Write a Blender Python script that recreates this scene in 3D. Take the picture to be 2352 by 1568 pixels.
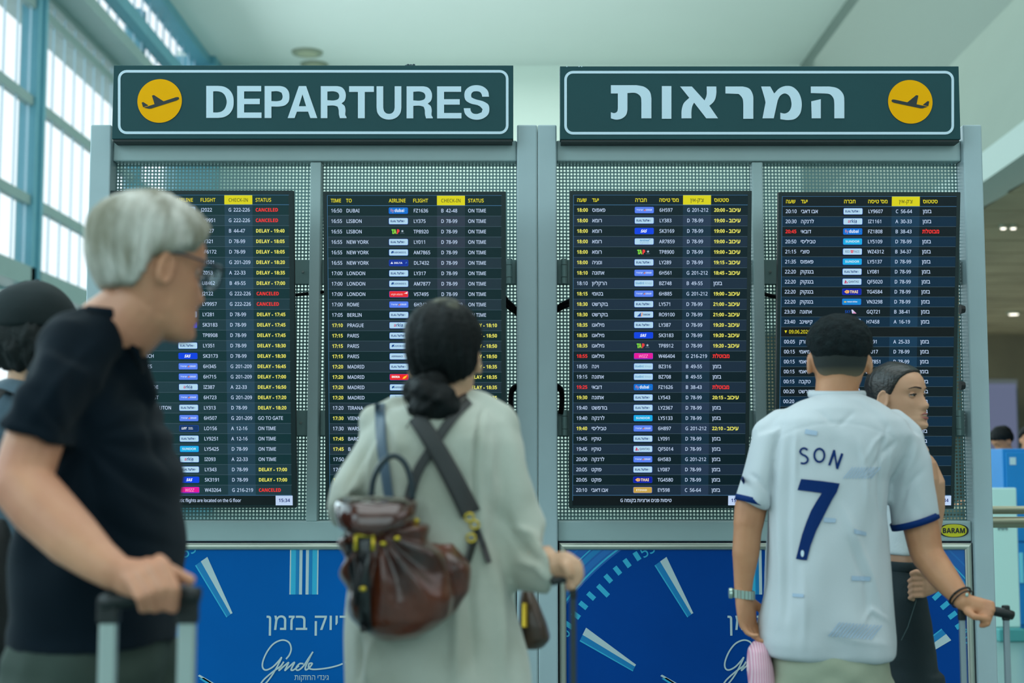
import bpy, bmesh, math, random
import numpy as np
from mathutils import Vector, Matrix
from mathutils.bvhtree import BVHTree
from mathutils.geometry import delaunay_2d_cdt
random.seed(7); np.random.seed(7)
sc = bpy.context.scene
for o in list(bpy.data.objects): bpy.data.objects.remove(o)

# ------------------------------------------------------------------ camera
FPX = 3267.0; TH = math.radians(5.1); CZ = 1.33
cam = bpy.data.objects.new('camera', bpy.data.cameras.new('camera'))
sc.collection.objects.link(cam); sc.camera = cam
cam.location = (0, 0, CZ); cam.rotation_euler = (math.pi/2+TH, 0, 0)
cam.data.sensor_width = 36; cam.data.lens = FPX/2352*36
cam.data.clip_start = .1; cam.data.clip_end = 300
cam.data.dof.use_dof = True; cam.data.dof.focus_distance = 5.45; cam.data.dof.aperture_fstop = 2.5
# ------------------------------------------------------------------ light
def lin(c):
    return tuple(((v/255)/12.92 if v/255 <= .04045 else ((v/255+.055)/1.055)**2.4) for v in c)
w = bpy.data.worlds.new('sky'); sc.world = w; w.use_nodes = True
bg = w.node_tree.nodes['Background']
bg.inputs[0].default_value = (.90, .97, 1.0, 1); bg.inputs[1].default_value = 1.35
def area(name, loc, rot, sx, sy, power, col):
    l = bpy.data.lights.new(name, 'AREA'); l.shape = 'RECTANGLE'; l.size = sx; l.size_y = sy
    l.energy = power; l.color = col
    o = bpy.data.objects.new(name, l); o.location = loc; o.rotation_euler = rot
    sc.collection.objects.link(o); return o
# daylight from the glazed side, then overhead and front lamps added as fill
area('window_daylight', (-9.0, 6, 6.5), (0, math.radians(-68), 0), 8, 26, 1300, (.60, .90, 1.0))
area('overhead_fill', (2, 3, 13.0), (math.radians(-8), 0, 0), 16, 12, 1150, (.88, .97, 1.0))  # added fill lamp below the solid ceiling, not a roof opening
area('front_fill', (1, -7.5, 5.2), (math.radians(84), 0, 0), 18, 6, 520, (.74, .95, 1.0))  # unseen fill lamp added behind the camera, in front of a solid wall
# further down the hall: glazed-side daylight, then added lamps brightening walls and ceilings
area('hall_window_daylight', (-8.6, 28, 7.0), (0, math.radians(-80), 0), 9, 26, 1300, (.82, .96, 1.0))
area('hall_overhead_fill', (2, 28, 13.3), (0, 0, 0), 14, 26, 1350, (.90, .98, .96))  # added overhead lamp to brighten the far hall
area('concourse_fill', (17, 21, 3.0), (math.pi, 0, 0), 18, 42, 900, (1.0, .98, .84))  # added upward lamp that brightens the low brown ceiling
area('ceiling_fill', (0, 24, 8.0), (math.pi, 0, 0), 12, 30, 430, (.88, .98, .97))  # added upward lamp that brightens the high ceiling
sc.view_settings.view_transform = 'Standard'; sc.view_settings.look = 'None'
sc.view_settings.exposure = 0.0; sc.view_settings.gamma = 1; sc.view_settings.use_curve_mapping = False

def P(px, py, Y):
    u = (px-1176)/FPX; v = (784-py)/FPX
    dy = math.cos(TH)-v*math.sin(TH); dz = math.sin(TH)+v*math.cos(TH)
    return Vector((u*Y/dy, Y, CZ+dz*Y/dy))
def RAY(px, py):
    u = (px-1176)/FPX; v = (784-py)/FPX
    return Vector((u, math.cos(TH)-v*math.sin(TH), math.sin(TH)+v*math.cos(TH))).normalized()
def S(Y): return FPX/Y       # pixels per metre at distance Y

# ------------------------------------------------------------------ materials
MATS = {}
def mat(name, rgb, rough=.5, metal=0, emit=None, es=1, spec=.5, var=0, vs=8, bump=0, bs=40, stretch=(1,1,1), alpha=1, rgb2=None, coat=0, sheen=0):
    if name in MATS: return MATS[name]
    m = bpy.data.materials.new(name); m.use_nodes = True; nt = m.node_tree
    b = nt.nodes['Principled BSDF']; c = lin(rgb)+(1,)
    b.inputs['Base Color'].default_value = c
    b.inputs['Roughness'].default_value = rough; b.inputs['Metallic'].default_value = metal
    b.inputs['Specular IOR Level'].default_value = spec
    b.inputs['Coat Weight'].default_value = coat; b.inputs['Sheen Weight'].default_value = sheen
    if emit is not None:
        b.inputs['Emission Color'].default_value = lin(emit)+(1,); b.inputs['Emission Strength'].default_value = es
    if var or bump or rgb2:
        tc = nt.nodes.new('ShaderNodeTexCoord'); mp = nt.nodes.new('ShaderNodeMapping')
        mp.inputs['Scale'].default_value = stretch
        nt.links.new(tc.outputs['Object'], mp.inputs[0])
    if var or rgb2:
        n = nt.nodes.new('ShaderNodeTexNoise'); n.inputs['Scale'].default_value = vs; n.inputs['Detail'].default_value = 5
        nt.links.new(mp.outputs[0], n.inputs[0])
        r = nt.nodes.new('ShaderNodeValToRGB'); nt.links.new(n.outputs[0], r.inputs[0])
        r.color_ramp.elements[0].position = .35; r.color_ramp.elements[1].position = .65
        c2 = lin(rgb2) if rgb2 else tuple(min(1, v*(1+var)) for v in c[:3])
        c1 = c[:3] if rgb2 else tuple(v*(1-var) for v in c[:3])
        r.color_ramp.elements[0].color = c1+(1,); r.color_ramp.elements[1].color = c2+(1,)
        nt.links.new(r.outputs[0], b.inputs['Base Color'])
    if bump:
        n = nt.nodes.new('ShaderNodeTexNoise'); n.inputs['Scale'].default_value = bs; n.inputs['Detail'].default_value = 4
        nt.links.new(mp.outputs[0], n.inputs[0])
        bp = nt.nodes.new('ShaderNodeBump'); bp.inputs['Strength'].default_value = bump; bp.inputs['Distance'].default_value = .01
        nt.links.new(n.outputs[0], bp.inputs['Height']); nt.links.new(bp.outputs[0], b.inputs['Normal'])
    MATS[name] = m; return m
def glow(rgb, es=1.0):
    return mat('lit_%d_%d_%d' % tuple(rgb), (6, 10, 12), rough=.35, emit=rgb, es=es, spec=.3)
def glassmat():
    m = bpy.data.materials.new('window_glass'); m.use_nodes = True; nt = m.node_tree; nt.nodes.clear()
    o = nt.nodes.new('ShaderNodeOutputMaterial'); mx = nt.nodes.new('ShaderNodeMixShader')
    t = nt.nodes.new('ShaderNodeBsdfTransparent'); g = nt.nodes.new('ShaderNodeBsdfGlossy')
    t.inputs[0].default_value = (.97, .99, 1, 1); g.inputs['Roughness'].default_value = .05
    mx.inputs[0].default_value = .07
    nt.links.new(t.outputs[0], mx.inputs[1]); nt.links.new(g.outputs[0], mx.inputs[2]); nt.links.new(mx.outputs[0], o.inputs[0])
    return m
GLASS = glassmat()

# ------------------------------------------------------------------ objects
ROOTM = {}
def props(o, label=None, cat=None, group=None, kind=None):
    if label: o['label'] = label
    if cat: o['category'] = cat
    if group: o['group'] = group
    if kind: o['kind'] = kind
    return o
def thing(name, label, cat, loc=(0,0,0), rot=None, group=None, kind=None):
    o = bpy.data.objects.new(name, None); o.empty_display_size = .1
    M = Matrix.Translation(loc) @ (rot.to_4x4() if rot else Matrix.Identity(4))
    o.matrix_world = M; ROOTM[o] = M; sc.collection.objects.link(o)
    return props(o, label, cat, group, kind)
class MB:                                    # mesh builder
    def __init__(s): s.v = []; s.f = []; s.m = []; s.mats = []
    def mi(s, m):
        if m is None: return 0
        if m not in s.mats: s.mats.append(m)
        return s.mats.index(m)
    def add(s, vs, fs, m=None):
        k = len(s.v); s.v += [tuple(v) for v in vs]; s.f += [tuple(i+k for i in f) for f in fs]
        s.m += [s.mi(m)]*len(fs)
    def box(s, a, b, m=None):
        (x0,y0,z0),(x1,y1,z1) = a, b
        s.add([(x0,y0,z0),(x1,y0,z0),(x1,y1,z0),(x0,y1,z0),(x0,y0,z1),(x1,y0,z1),(x1,y1,z1),(x0,y1,z1)],
              [(0,3,2,1),(4,5,6,7),(0,1,5,4),(1,2,6,5),(2,3,7,6),(3,0,4,7)], m)
    def rbox(s, a, b, r=.005, m=None):       # box with rounded vertical/long edges (chamfer in all directions)
        bm = bmesh.new(); bmesh.ops.create_cube(bm, size=1)
        for v in bm.verts:
            v.co = Vector([(a[i]+b[i])/2+v.co[i]*(b[i]-a[i]) for i in range(3)])
        bmesh.ops.bevel(bm, geom=bm.edges[:], offset=r, segments=2, affect='EDGES', profile=.5)
        bm.verts.index_update()
        s.add([v.co for v in bm.verts], [[v.index for v in f.verts] for f in bm.faces], m); bm.free()
    def loft(s, rings, n=20, p=2.0, m=None):  # rings: (centre, axisA, axisB)
        vs = []
        for c, a, b in rings:
            for i in range(n):
                t = 2*math.pi*i/n; ct, st = math.cos(t), math.sin(t)
                ct = math.copysign(abs(ct)**(2/p), ct); st = math.copysign(abs(st)**(2/p), st)
                vs.append(Vector(c)+Vector(a)*ct+Vector(b)*st)
        fs = []
        for k in range(len(rings)-1):
            for i in range(n):
                j = (i+1) % n; fs.append((k*n+i, k*n+j, (k+1)*n+j, (k+1)*n+i))
        c0 = len(vs); vs.append(Vector(rings[0][0])); vs.append(Vector(rings[-1][0])); L = (len(rings)-1)*n
        for i in range(n):
            j = (i+1) % n; fs.append((c0, j, i)); fs.append((c0+1, L+i, L+j))
        s.add(vs, fs, m)
    def tube(s, pts, rad, n=12, m=None, flat=None, caps=True):   # circular / flattened tube along points
        pts = [Vector(p) for p in pts]
        if not hasattr(rad, '__len__'): rad = [rad]*len(pts)
        rings = []; prev = None
        for i, p in enumerate(pts):
            d = (pts[min(i+1, len(pts)-1)]-pts[max(i-1, 0)]).normalized()
            if prev is None:
                a = d.orthogonal().normalized()
                if flat is not None: a = (Vector(flat)-d*d.dot(Vector(flat))).normalized()
            else: a = (prev-d*d.dot(prev)).normalized()
            prev = a; b = d.cross(a); r = rad[i]
            ra, rb = (r if hasattr(r, '__len__') else (r, r))
            rings.append((p, a*ra, b*rb))
        s.loft(rings, n, 2.0, m)
    def ell(s, c, r, rot=None, n=16, m=None):
        R = rot or Matrix.Identity(3); rings = []
        for k in range(1, n):
            t = math.pi*k/n
            cc = Vector(c)+R @ Vector((0, 0, -r[2]*math.cos(t)))
            rings.append((cc, R @ Vector((r[0]*math.sin(t), 0, 0)), R @ Vector((0, r[1]*math.sin(t), 0))))
        k = len(s.v); s.loft(rings, n, 2.0, m)
    def limb(s, pts, rad, n=14):             # tube with ball ends, for bodies
        s.tube(pts, rad, n)
        for i in (0, len(pts)-1):
            r = rad[i]; r = max(r) if hasattr(r, '__len__') else r
            s.ell(pts[i], (r*.98, r*.98, r*.98), n=10)
    def poly(s, loops, z=0, m=None, fn=None):  # flat polygon with holes
        pts = [Vector(q) for L in loops for q in L]; es = []; k = 0
        for L in loops: n = len(L); es += [(k+i, k+(i+1) % n) for i in range(n)]; k += n
        vo, _, fo, _, _, _ = delaunay_2d_cdt(pts, es, [], 0, 1e-7)
        fs = []
        for f in fo:
            c = sum((vo[i] for i in f), Vector((0, 0)))/len(f); q = False
            for L in loops:
                if inside(c, L): q = not q
            if q: fs.append(tuple(f))
        s.add([fn(v.x, v.y) if fn else (v.x, v.y, z) for v in vo], fs, m)
    def rect(s, x0, y0, x1, y1, z=0, m=None): s.add([(x0,y0,z),(x1,y0,z),(x1,y1,z),(x0,y1,z)], [(0,1,2,3)], m)
    def rrect(s, x0, y0, x1, y1, r, z=0, m=None, seg=5):
        s.poly([rr(x0, y0, x1, y1, r, seg)], z, m)
def rr(x0, y0, x1, y1, r, seg=6):
    pts = []
    for cx, cy, a in ((x1-r, y0+r, -90), (x1-r, y1-r, 0), (x0+r, y1-r, 90), (x0+r, y0+r, 180)):
        for i in range(seg+1):
            t = math.radians(a+90*i/seg); pts.append((cx+r*math.cos(t), cy+r*math.sin(t)))
    return pts
def obj(name, M, m, parent=None, world=False, smooth=False, label=None, kind=None, root=None):
    me = bpy.data.meshes.new(name)
    if isinstance(M, MB):
        me.from_pydata(M.v, [], M.f)
        for x in (M.mats or [m]): me.materials.append(x)
        if len(M.mats) > 1: me.polygons.foreach_set('material_index', M.m)
    else:
        me = M; me.name = name; me.materials.clear(); me.materials.append(m)
    if world and root is not None: me.transform(ROOTM[root].inverted())
    elif world and parent is not None:
        r = parent
        while r.parent: r = r.parent
        me.transform(ROOTM[r].inverted())
    if smooth: me.polygons.foreach_set('use_smooth', [True]*len(me.polygons))
    me.update()
    o = bpy.data.objects.new(name, me); sc.collection.objects.link(o)
    if parent: o.parent = parent
    if label: o['label'] = label
    if kind: o['kind'] = kind
    return o
def setup(o, label, cat, group=None, kind=None):
    ROOTM[o] = Matrix.Identity(4); return props(o, label, cat, group, kind)

# value noise
_L = np.random.RandomState(3).rand(32, 32, 32)*2-1
def vnoise(p):
    i = np.floor(p).astype(int); f = p-i; f = f*f*(3-2*f); i = i % 32; j = (i+1) % 32
    def g(a, b, c): return _L[a, b, c]
    x0, y0, z0 = i.T; x1, y1, z1 = j.T; fx, fy, fz = f.T
    return ((g(x0,y0,z0)*(1-fx)+g(x1,y0,z0)*fx)*(1-fy)+(g(x0,y1,z0)*(1-fx)+g(x1,y1,z0)*fx)*fy)*(1-fz) + \
           ((g(x0,y0,z1)*(1-fx)+g(x1,y0,z1)*fx)*(1-fy)+(g(x0,y1,z1)*(1-fx)+g(x1,y1,z1)*fx)*fy)*fz
def solid(M, voxel=.006, iters=4, disp=None):   # union of overlapping closed shapes -> one continuous surface
    me = bpy.data.meshes.new('tmp'); me.from_pydata(M.v, [], M.f)
    bm = bmesh.new(); bm.from_mesh(me); bmesh.ops.recalc_face_normals(bm, faces=bm.faces[:]); bm.to_mesh(me); bm.free()
    o = bpy.data.objects.new('tmp', me); sc.collection.objects.link(o)
    md = o.modifiers.new('r', 'REMESH'); md.mode = 'VOXEL'; md.voxel_size = voxel
    dg = bpy.context.evaluated_depsgraph_get(); dg.update()
    out = bpy.data.meshes.new_from_object(o.evaluated_get(dg))
    bpy.data.objects.remove(o); bpy.data.meshes.remove(me)
    n = len(out.vertices); co = np.empty(n*3); out.vertices.foreach_get('co', co); co = co.reshape(-1, 3)
    e = np.empty(len(out.edges)*2, dtype=np.int32); out.edges.foreach_get('vertices', e); e = e.reshape(-1, 2)
    deg = np.bincount(e.ravel(), minlength=n)[:, None]
    for _ in range(iters):
        s = np.zeros_like(co)
        for k in range(3):
            s[:, k] = np.bincount(e[:, 0], weights=co[e[:, 1], k], minlength=n)+np.bincount(e[:, 1], weights=co[e[:, 0], k], minlength=n)
        co = co*.4+.6*s/deg
    if disp is not None:
        out.vertices.foreach_set('co', co.ravel()); out.update()
        nr = np.empty(n*3); out.vertices.foreach_get('normal', nr); nr = nr.reshape(-1, 3)
        co = co+nr*disp(co)[:, None]
    out.vertices.foreach_set('co', co.ravel()); out.update()
    return out
def folds(sx=3, sy=3, sz=14, amp=.005, warp=.5):
    def f(co):
        wv = vnoise(co*4+5)[:, None]*warp
        return amp*(vnoise(co*np.array([sx, sy, sz])+wv)+.5*vnoise(co*np.array([sx*2.1, sy*2.1, sz*2])+11))
    return f
def bvh_of(me): return BVHTree.FromPolygons([v.co.copy() for v in me.vertices], [tuple(p.vertices) for p in me.polygons])
def onto(bvh, px, py, off=.004, fallback=3.0):
    d = RAY(px, py); h = bvh.ray_cast(Vector((0, 0, CZ)), d)
    if h[0] is None: return P(px, py, fallback)
    return h[0]-d*off

# ------------------------------------------------------------------ lettering
GL = {}
def shape_of(c, b):                          # upright sans letters, plain or heavy
    if 'A' <= c <= 'Z': return chr((0x1D5D4 if b else 0x1D5A0)+ord(c)-65)
    if 'a' <= c <= 'z': return chr(0x1D5BA+ord(c)-97)
    if '0' <= c <= '9': return chr((0x1D7EC if b else 0x1D7E2)+ord(c)-48)
    return c
def load_glyphs(chars):                      # every letter once, each on a line of its own and followed by a plain I that shows its advance
    for b in (0, 1):
        cs = [c for c in chars if c != ' ' and not (b and shape_of(c, 1) == shape_of(c, 0))]
        cu = bpy.data.curves.new('g', 'FONT'); cu.body = 'I\n'+'\n'.join(shape_of(c, b)+'I' for c in cs); cu.size = 1; cu.space_line = 3
        o = bpy.data.objects.new('g', cu); sc.collection.objects.link(o)
        bpy.context.view_layer.update(); dg = bpy.context.evaluated_depsgraph_get(); cv = o.to_curve(dg); lines = {}
        for sp in cv.splines:
            bp = sp.bezier_points; L = []
            for i, b_ in enumerate(bp):
                q = bp[(i+1) % len(bp)]
                p0, p1, p2, p3 = b_.co, b_.handle_right, q.handle_left, q.co
                straight = (p1-p0).cross(p3-p0).length < 1e-5 and (p2-p0).cross(p3-p0).length < 1e-5
                for k in range(1 if straight else 3):
                    t = k/3; u = 1-t; w_ = p0*u**3+p1*3*u*u*t+p2*3*u*t*t+p3*t**3
                    if not L or (Vector(L[-1])-w_.to_2d()).length > 1e-4: L.append((w_.x, w_.y))
            if len(L) < 3: continue
            if (Vector(L[0])-Vector(L[-1])).length < 1e-4: L.pop()
            ym = (min(p[1] for p in L)+max(p[1] for p in L))/2; ln = round(-(ym-.3)/3)
            lines.setdefault(ln, []).append([(x, y+3*ln) for x, y in L])
        o.to_curve_clear(); lsb = min(p[0] for p in lines[0][0])
        for i, c in enumerate(cs):
            ls = sorted(lines.get(i+1, []), key=lambda l: min(p[0] for p in l))
            I_ = max(ls, key=lambda l: sum(p[0] for p in l)/len(l)); ls.remove(I_); GL[(c, b)] = (ls, min(p[0] for p in I_)-lsb)
            if b == 0 and shape_of(c, 1) == shape_of(c, 0): GL[(c, 1)] = GL[(c, 0)]
        bpy.data.objects.remove(o); bpy.data.curves.remove(cu)
    GL[(' ', 0)] = GL[(' ', 1)] = ([], .24)
def sarea(L): return .5*sum(L[i][0]*L[(i+1) % len(L)][1]-L[(i+1) % len(L)][0]*L[i][1] for i in range(len(L)))
def inside(pt, L):
    x, y = pt; r = False
    for i in range(len(L)):
        (x0, y0), (x1, y1) = L[i], L[i-1]
        if (y0 > y) != (y1 > y) and x < (x1-x0)*(y-y0)/(y1-y0)+x0: r = not r
    return r
def grow(L, d):
    n = len(L); out = []
    for i in range(n):
        p, q, r = Vector(L[i-1]), Vector(L[i]), Vector(L[(i+1) % n])
        a = (q-p).normalized(); b = (r-q).normalized()
        n1 = Vector((a.y, -a.x)); n2 = Vector((b.y, -b.x)); m = n1+n2
        k = m.length_squared
        m = m*(2/k) if k > .9 else (m.normalized()*1.35 if k > .01 else n1)
        out.append(tuple(q+m*d))
    return out
GC = {}
def glyph(c, bold):
    if (c, bold) in GC: return GC[(c, bold)]
    hv = 1 if bold >= .028 else 0
    loops, adv = GL[(c, hv)]; groups = []
    d = bold if c in HEB or not (c.isalnum()) or c.islower() else (bold-.028 if hv else bold)
    if loops:
        big = max(loops, key=lambda l: abs(sarea(l))); sgn = 1 if sarea(big) > 0 else -1
        outer = [l if sgn > 0 else l[::-1] for l in loops if sarea(l)*sgn > 0]
        holes = [l if sgn > 0 else l[::-1] for l in loops if sarea(l)*sgn < 0]
        for o in outer:
            groups.append([grow(o, d)]+[grow(h, d) for h in holes if inside(h[0], o)])
    t = MB()
    for i, g in enumerate(groups): t.poly(g, i*.00004)
    GC[(c, bold)] = (t.v, t.f, adv+d*1.2); return GC[(c, bold)]
CAP = .70; HEB = 'אבגדהוזחטיכךלמםנןסעפףצץקרשת'
def text(M, s, x, y, cap, m, bold=.012, xs=.88, shear=0, z=0, align='l', fn=None, gap=0):
    sz = cap/CAP; hs = lambda c: 1.13 if c in HEB else 1.0
    wd = sum((glyph(c, bold)[2]+gap)*hs(c) for c in s)*sz*xs
    if align == 'r': x -= wd
    if align == 'c': x -= wd/2
    for c in s:
        v, f, adv = glyph(c, bold); h = hs(c)
        if v:
            pts = [(x+(a+b*shear)*sz*xs*h, y+b*sz*h, e) for a, b, e in v]
            M.add([fn(a, b) if fn else (a, b, z+e) for a, b, e in pts], f, m)
        x += (adv+gap)*sz*xs*h
    return x
def stroke(pts, w):                          # ribbon outline polygons (list of quads) for drawn lines
    out = []
    for i in range(len(pts)-1):
        a, b = Vector(pts[i]), Vector(pts[i+1]); d = (b-a)
        if d.length < 1e-9: continue
        d.normalize(); n = Vector((-d.y, d.x))*(w/2); e = d*(w*.3)
        out.append([tuple(a-e+n), tuple(a-e-n), tuple(b+e-n), tuple(b+e+n)][::-1])
    return out
def spline(pts, k=6):
    P_ = [Vector(p) for p in pts]; out = []
    for i in range(len(P_)-1):
        p0, p1, p2, p3 = P_[max(i-1, 0)], P_[i], P_[i+1], P_[min(i+2, len(P_)-1)]
        for j in range(k):
            t = j/k
            out.append(.5*((2*p1)+(p2-p0)*t+(2*p0-5*p1+4*p2-p3)*t*t+(-p0+3*p1-3*p2+p3)*t**3))
    out.append(P_[-1]); return [tuple(v) for v in out]
load_glyphs("ABCDEFGHIJKLMNOPQRSTUVWXYZabcdefghiklmnorstuvwy0123456789:-.' /" + HEB)
CAP = max(v[1] for v in glyph('H', 0)[0])
# ------------------------------------------------------------------ the hall
D = 5.56
RX = Matrix.Rotation(math.pi/2, 3, 'X')
M_floor = mat('floor_tiles', (112, 140, 138), rough=.3, var=.06, vs=.6)
M_ceil = mat('ceiling_white', (218, 228, 222), rough=.9, var=.01, vs=.3)
M_mull = mat('mullion_teal', (104, 168, 186), rough=.45, var=.03, vs=2)
M_tran = mat('transom_grey', (140, 166, 164), rough=.5, var=.03, vs=2)
M_brown = mat('brown_ceiling', (150, 148, 122), rough=.9, rgb2=(122, 120, 98), vs=.5)
M_far = mat('far_wall', (222, 236, 226), rough=.9, var=.01, vs=.3)
m = MB(); m.box((-14, -8, -.2), (32, 46, 0)); fl = obj('floor', m, M_floor); setup(fl, 'pale polished terminal floor', 'floor', kind='structure')
m = MB(); m.box((-9.6, -8, CZ+12.4), (9.8, 43.2, CZ+12.8)); o = obj('ceiling', m, M_ceil); setup(o, 'high white terminal ceiling', 'ceiling', kind='structure')
m = MB(); m.box((-10.4, 43, 0), (30, 43.4, 14.2)); o = obj('wall_back', m, M_far); setup(o, 'pale far end wall of the hall', 'wall', kind='structure')
m = MB(); m.box((-10.4, -8.4, 0), (30, -8, 14.2)); o = obj('wall_front', m, mat('grey_hall_wall', (150, 164, 158), rough=.9)); setup(o, 'grey wall of the hall behind the viewer', 'wall', kind='structure')
wr = thing('wall_right', 'stepped pale bulkhead on the right of the hall', 'wall', (0, 0, 0), kind='structure')
def prism(M, poly, y0, y1, m=None, skew=0):
    n = len(poly); vs = [(x+skew, y0, z) for x, z in poly]+[(x, y1, z) for x, z in poly]
    M.add(vs, [tuple(range(n)), tuple(range(2*n-1, n-1, -1))]+[(i, n+i, n+(i+1) % n, (i+1) % n) for i in range(n)], m)
m = MB(); prism(m, [(7.5, CZ+4.0), (7.5, CZ+4.42), (8.1, CZ+4.42), (8.1, CZ+4.0)], 4, 43, skew=-1.5); obj('fascia', m, mat('fascia_pale', (168, 184, 178), rough=.8), wr)
m = MB(); prism(m, [(7.55, CZ+4.42), (8.9, CZ+7.7), (9.3, CZ+7.7), (8.1, CZ+4.42)], 4, 43, skew=-1.2); obj('sloped_bulkhead', m, mat('bulkhead_green', (124, 140, 130), rough=.85, var=.02, vs=.5), wr)
m = MB(); m.box((8.9, -8, CZ+7.7), (9.3, 43, CZ+12.6)); obj('upper_panel', m, mat('upper_pale', (118, 134, 126), rough=.85), wr)
m = MB(); m.box((30, -8, 0), (30.3, 43, 6)); obj('side_panel', m, M_brown, wr)
m = MB(); m.box((7.6, 42.6, 0), (30, 42.9, CZ+4)); obj('end_panel', m, mat('brown_panel', (128, 126, 104), rough=.9, rgb2=(104, 104, 88), vs=.35), wr)
low = thing('ceiling_low', 'dark brown low ceiling at the right of the hall', 'ceiling', kind='structure')
for i in range(26):                           # ceiling boards running across, joints open between them
    m = MB(); y = 6+i*1.45; m.box((8.11-1.5*(43-y)/39, y, CZ+4.0), (30, y+1.36, CZ+4.08)); obj('ceiling_board', m, M_brown, low)
m = MB(); m.box((8.2, 6, CZ+4.12), (30, 43, CZ+4.2)); obj('backing', m, mat('dark_void', (40, 42, 38)), low)
# downlights
def downlight(px, py, h, r, label, group, on=True):
    Y = h*FPX/(1076-py); c = P(px, py, Y)
    t = thing('downlight', label, 'ceiling light', (c.x, Y, CZ+h), group=group)
    a = MB(); a.loft([((0,0,-.06), (r,0,0), (0,r,0)), ((0,0,-.06), (r*1.25,0,0), (0,r*1.25,0)), ((0,0,0), (r*1.3,0,0), (0,r*1.3,0))], 20); obj('trim_ring', a, mat('ring', (140, 150, 130) if not on else (190, 190, 180), rough=.5), t)
    b = MB(); b.loft([((0,0,-.075), (r*.8,0,0), (0,r*.8,0)), ((0,0,-.062), (r*.85,0,0), (0,r*.85,0))], 18)
    obj('lamp', b, glow((255, 250, 235), 3) if on else mat('lamp_off', (175, 180, 150)), t)
downlight(706, 102, 12.4, .36, 'grey-green round ceiling downlight, upper of the two above the DEPARTURES sign', None, False)
downlight(722, 131, 12.4, .33, 'grey-green round ceiling downlight, lower of the two above the DEPARTURES sign', None, False)
downlight(2304, 512, 4, .05, 'lit white downlight, left one of the pair in the brown ceiling', 'pair of lit downlights at the right', True)
downlight(2327, 512, 4, .05, 'lit white downlight, right one of the pair in the brown ceiling', 'pair of lit downlights at the right', True)
downlight(2328, 716, 4, .14, 'small lit downlight far back in the brown ceiling', None, True)
t = thing('smoke_detector', 'small white ceiling fitting at the upper right', 'smoke detector', P(2226, 12, 30), kind=None)
a = MB(); a.loft([((0,0,-.10), (.05,0,0), (0,.05,0)), ((0,0,-.05), (.13,0,0), (0,.13,0)), ((0,0,0), (.15,0,0), (0,.15,0))], 14); obj('housing', a, mat('offwhite', (190, 200, 185)), t)
a = MB(); a.tube([(0,0,0), (0,0,CZ+12.4-P(2226, 12, 30).z)], .02, 8); obj('drop_rod', a, mat('offwhite', (190, 200, 185)), t)

# glazed wall on the left
WX = -10.0
gw = thing('wall_left', 'tall glazed curtain wall on the left', 'wall', kind='structure')
def part(name, a, b, m, par=gw, **k):
    q = MB(); q.box(a, b); return obj(name, q, m, par, **k)
part('sill_beam', (WX-.5, -8, CZ+3.72), (WX+.12, 43, CZ+4.13), M_tran)
part('soffit', (WX-3, -8, CZ+3.66), (WX-.5, 43, CZ+3.72), M_ceil)
for z in (0, 1.0, 5.52, 7.60, 9.66):
    if z > 2: part('transom', (WX-.10, -8, CZ+z-.10), (WX+.06, 43, CZ+z+.10), M_tran)
part('low_transom', (WX-.2, -8, CZ+2.1), (WX+.1, 43, CZ+2.35), M_tran)
part('dwarf_wall', (WX-.2, -8, 0), (WX+.1, 43, .4), M_tran)
part('gallery_slab', (WX-1.2, -8, CZ+10.08), (WX+.75, 43, CZ+10.38), M_tran)
part('upper_transom', (WX+.48, -8, CZ+10.86), (WX+.8, 43, CZ+11.2), M_mull)
part('head_beam', (WX+.4, -8, CZ+12.12), (WX+.9, 43, CZ+12.5), M_mull)
part('head_rail', (WX-.2, -8, CZ+9.98), (WX+.1, 43, CZ+10.08), M_tran)
for i in range(7):                            # wide columns between the bays
    y = 29.75+7.9*(i-4)
    if 0 < y < 43:
        part('column', (WX-.25, y-.75, 0), (WX+.12, y-.15, CZ+12.2), M_mull)
        part('column_rib', (WX+.12, y-.5, 0), (WX+.18, y-.38, CZ+12.2), M_mull)
part('end_pier', (WX-.4, 42.0, 0), (WX+1.05, 43, CZ+12.4), M_mull)
M_fin = mat('fin_pale', (190, 222, 240), rough=.5); fin = MB(); fin.box((WX-.02, -.014, CZ+4.1), (WX+.012, .014, CZ+10.0)); f0 = None
fin2 = MB(); fin2.box((WX+.5, -.02, CZ+10.38), (WX+.54, .02, CZ+12.2)); f1 = None
y = 14.7
while y < 42:
    if f0 is None: f0 = obj('glazing_fin', fin, M_fin, gw); f1 = obj('glazing_fin', fin2, M_fin, gw)
    else:
        for q in (f0, f1): c = q.copy(); c.parent = gw; c.location = (0, y, 0); sc.collection.objects.link(c)
    if f0.location.y == 0: f0.location = (0, y, 0); f1.location = (0, y, 0)
    y += .745
for (z0, z1) in ((4.13, 5.42), (5.62, 7.5), (7.7, 9.56), (9.76, 9.98)):
    g = MB(); g.box((WX-.05, .025, CZ+z0), (WX-.035, .72, CZ+z1)); g0 = None; y = 14.7
    while y < 42:
        if g0 is None: g0 = obj('pane', g, GLASS, gw); g0.location = (0, y, 0)
        else: c = g0.copy(); c.parent = gw; c.location = (0, y, 0); sc.collection.objects.link(c)
        y += .745
for (a_, b_) in ((10.38, 10.86), (11.2, 12.12)):
    g = MB(); g.box((WX+.52, 14, CZ+a_), (WX+.535, 42, CZ+b_)); obj('pane', g, GLASS, gw)
g = MB(); g.box((WX-.05, -8, .4), (WX-.035, 42, CZ+2.1)); obj('pane', g, GLASS, gw)
g = MB(); g.box((WX-.05, -8, CZ+4.13), (WX-.035, 14.6, CZ+9.98)); obj('pane', g, GLASS, gw)

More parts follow.
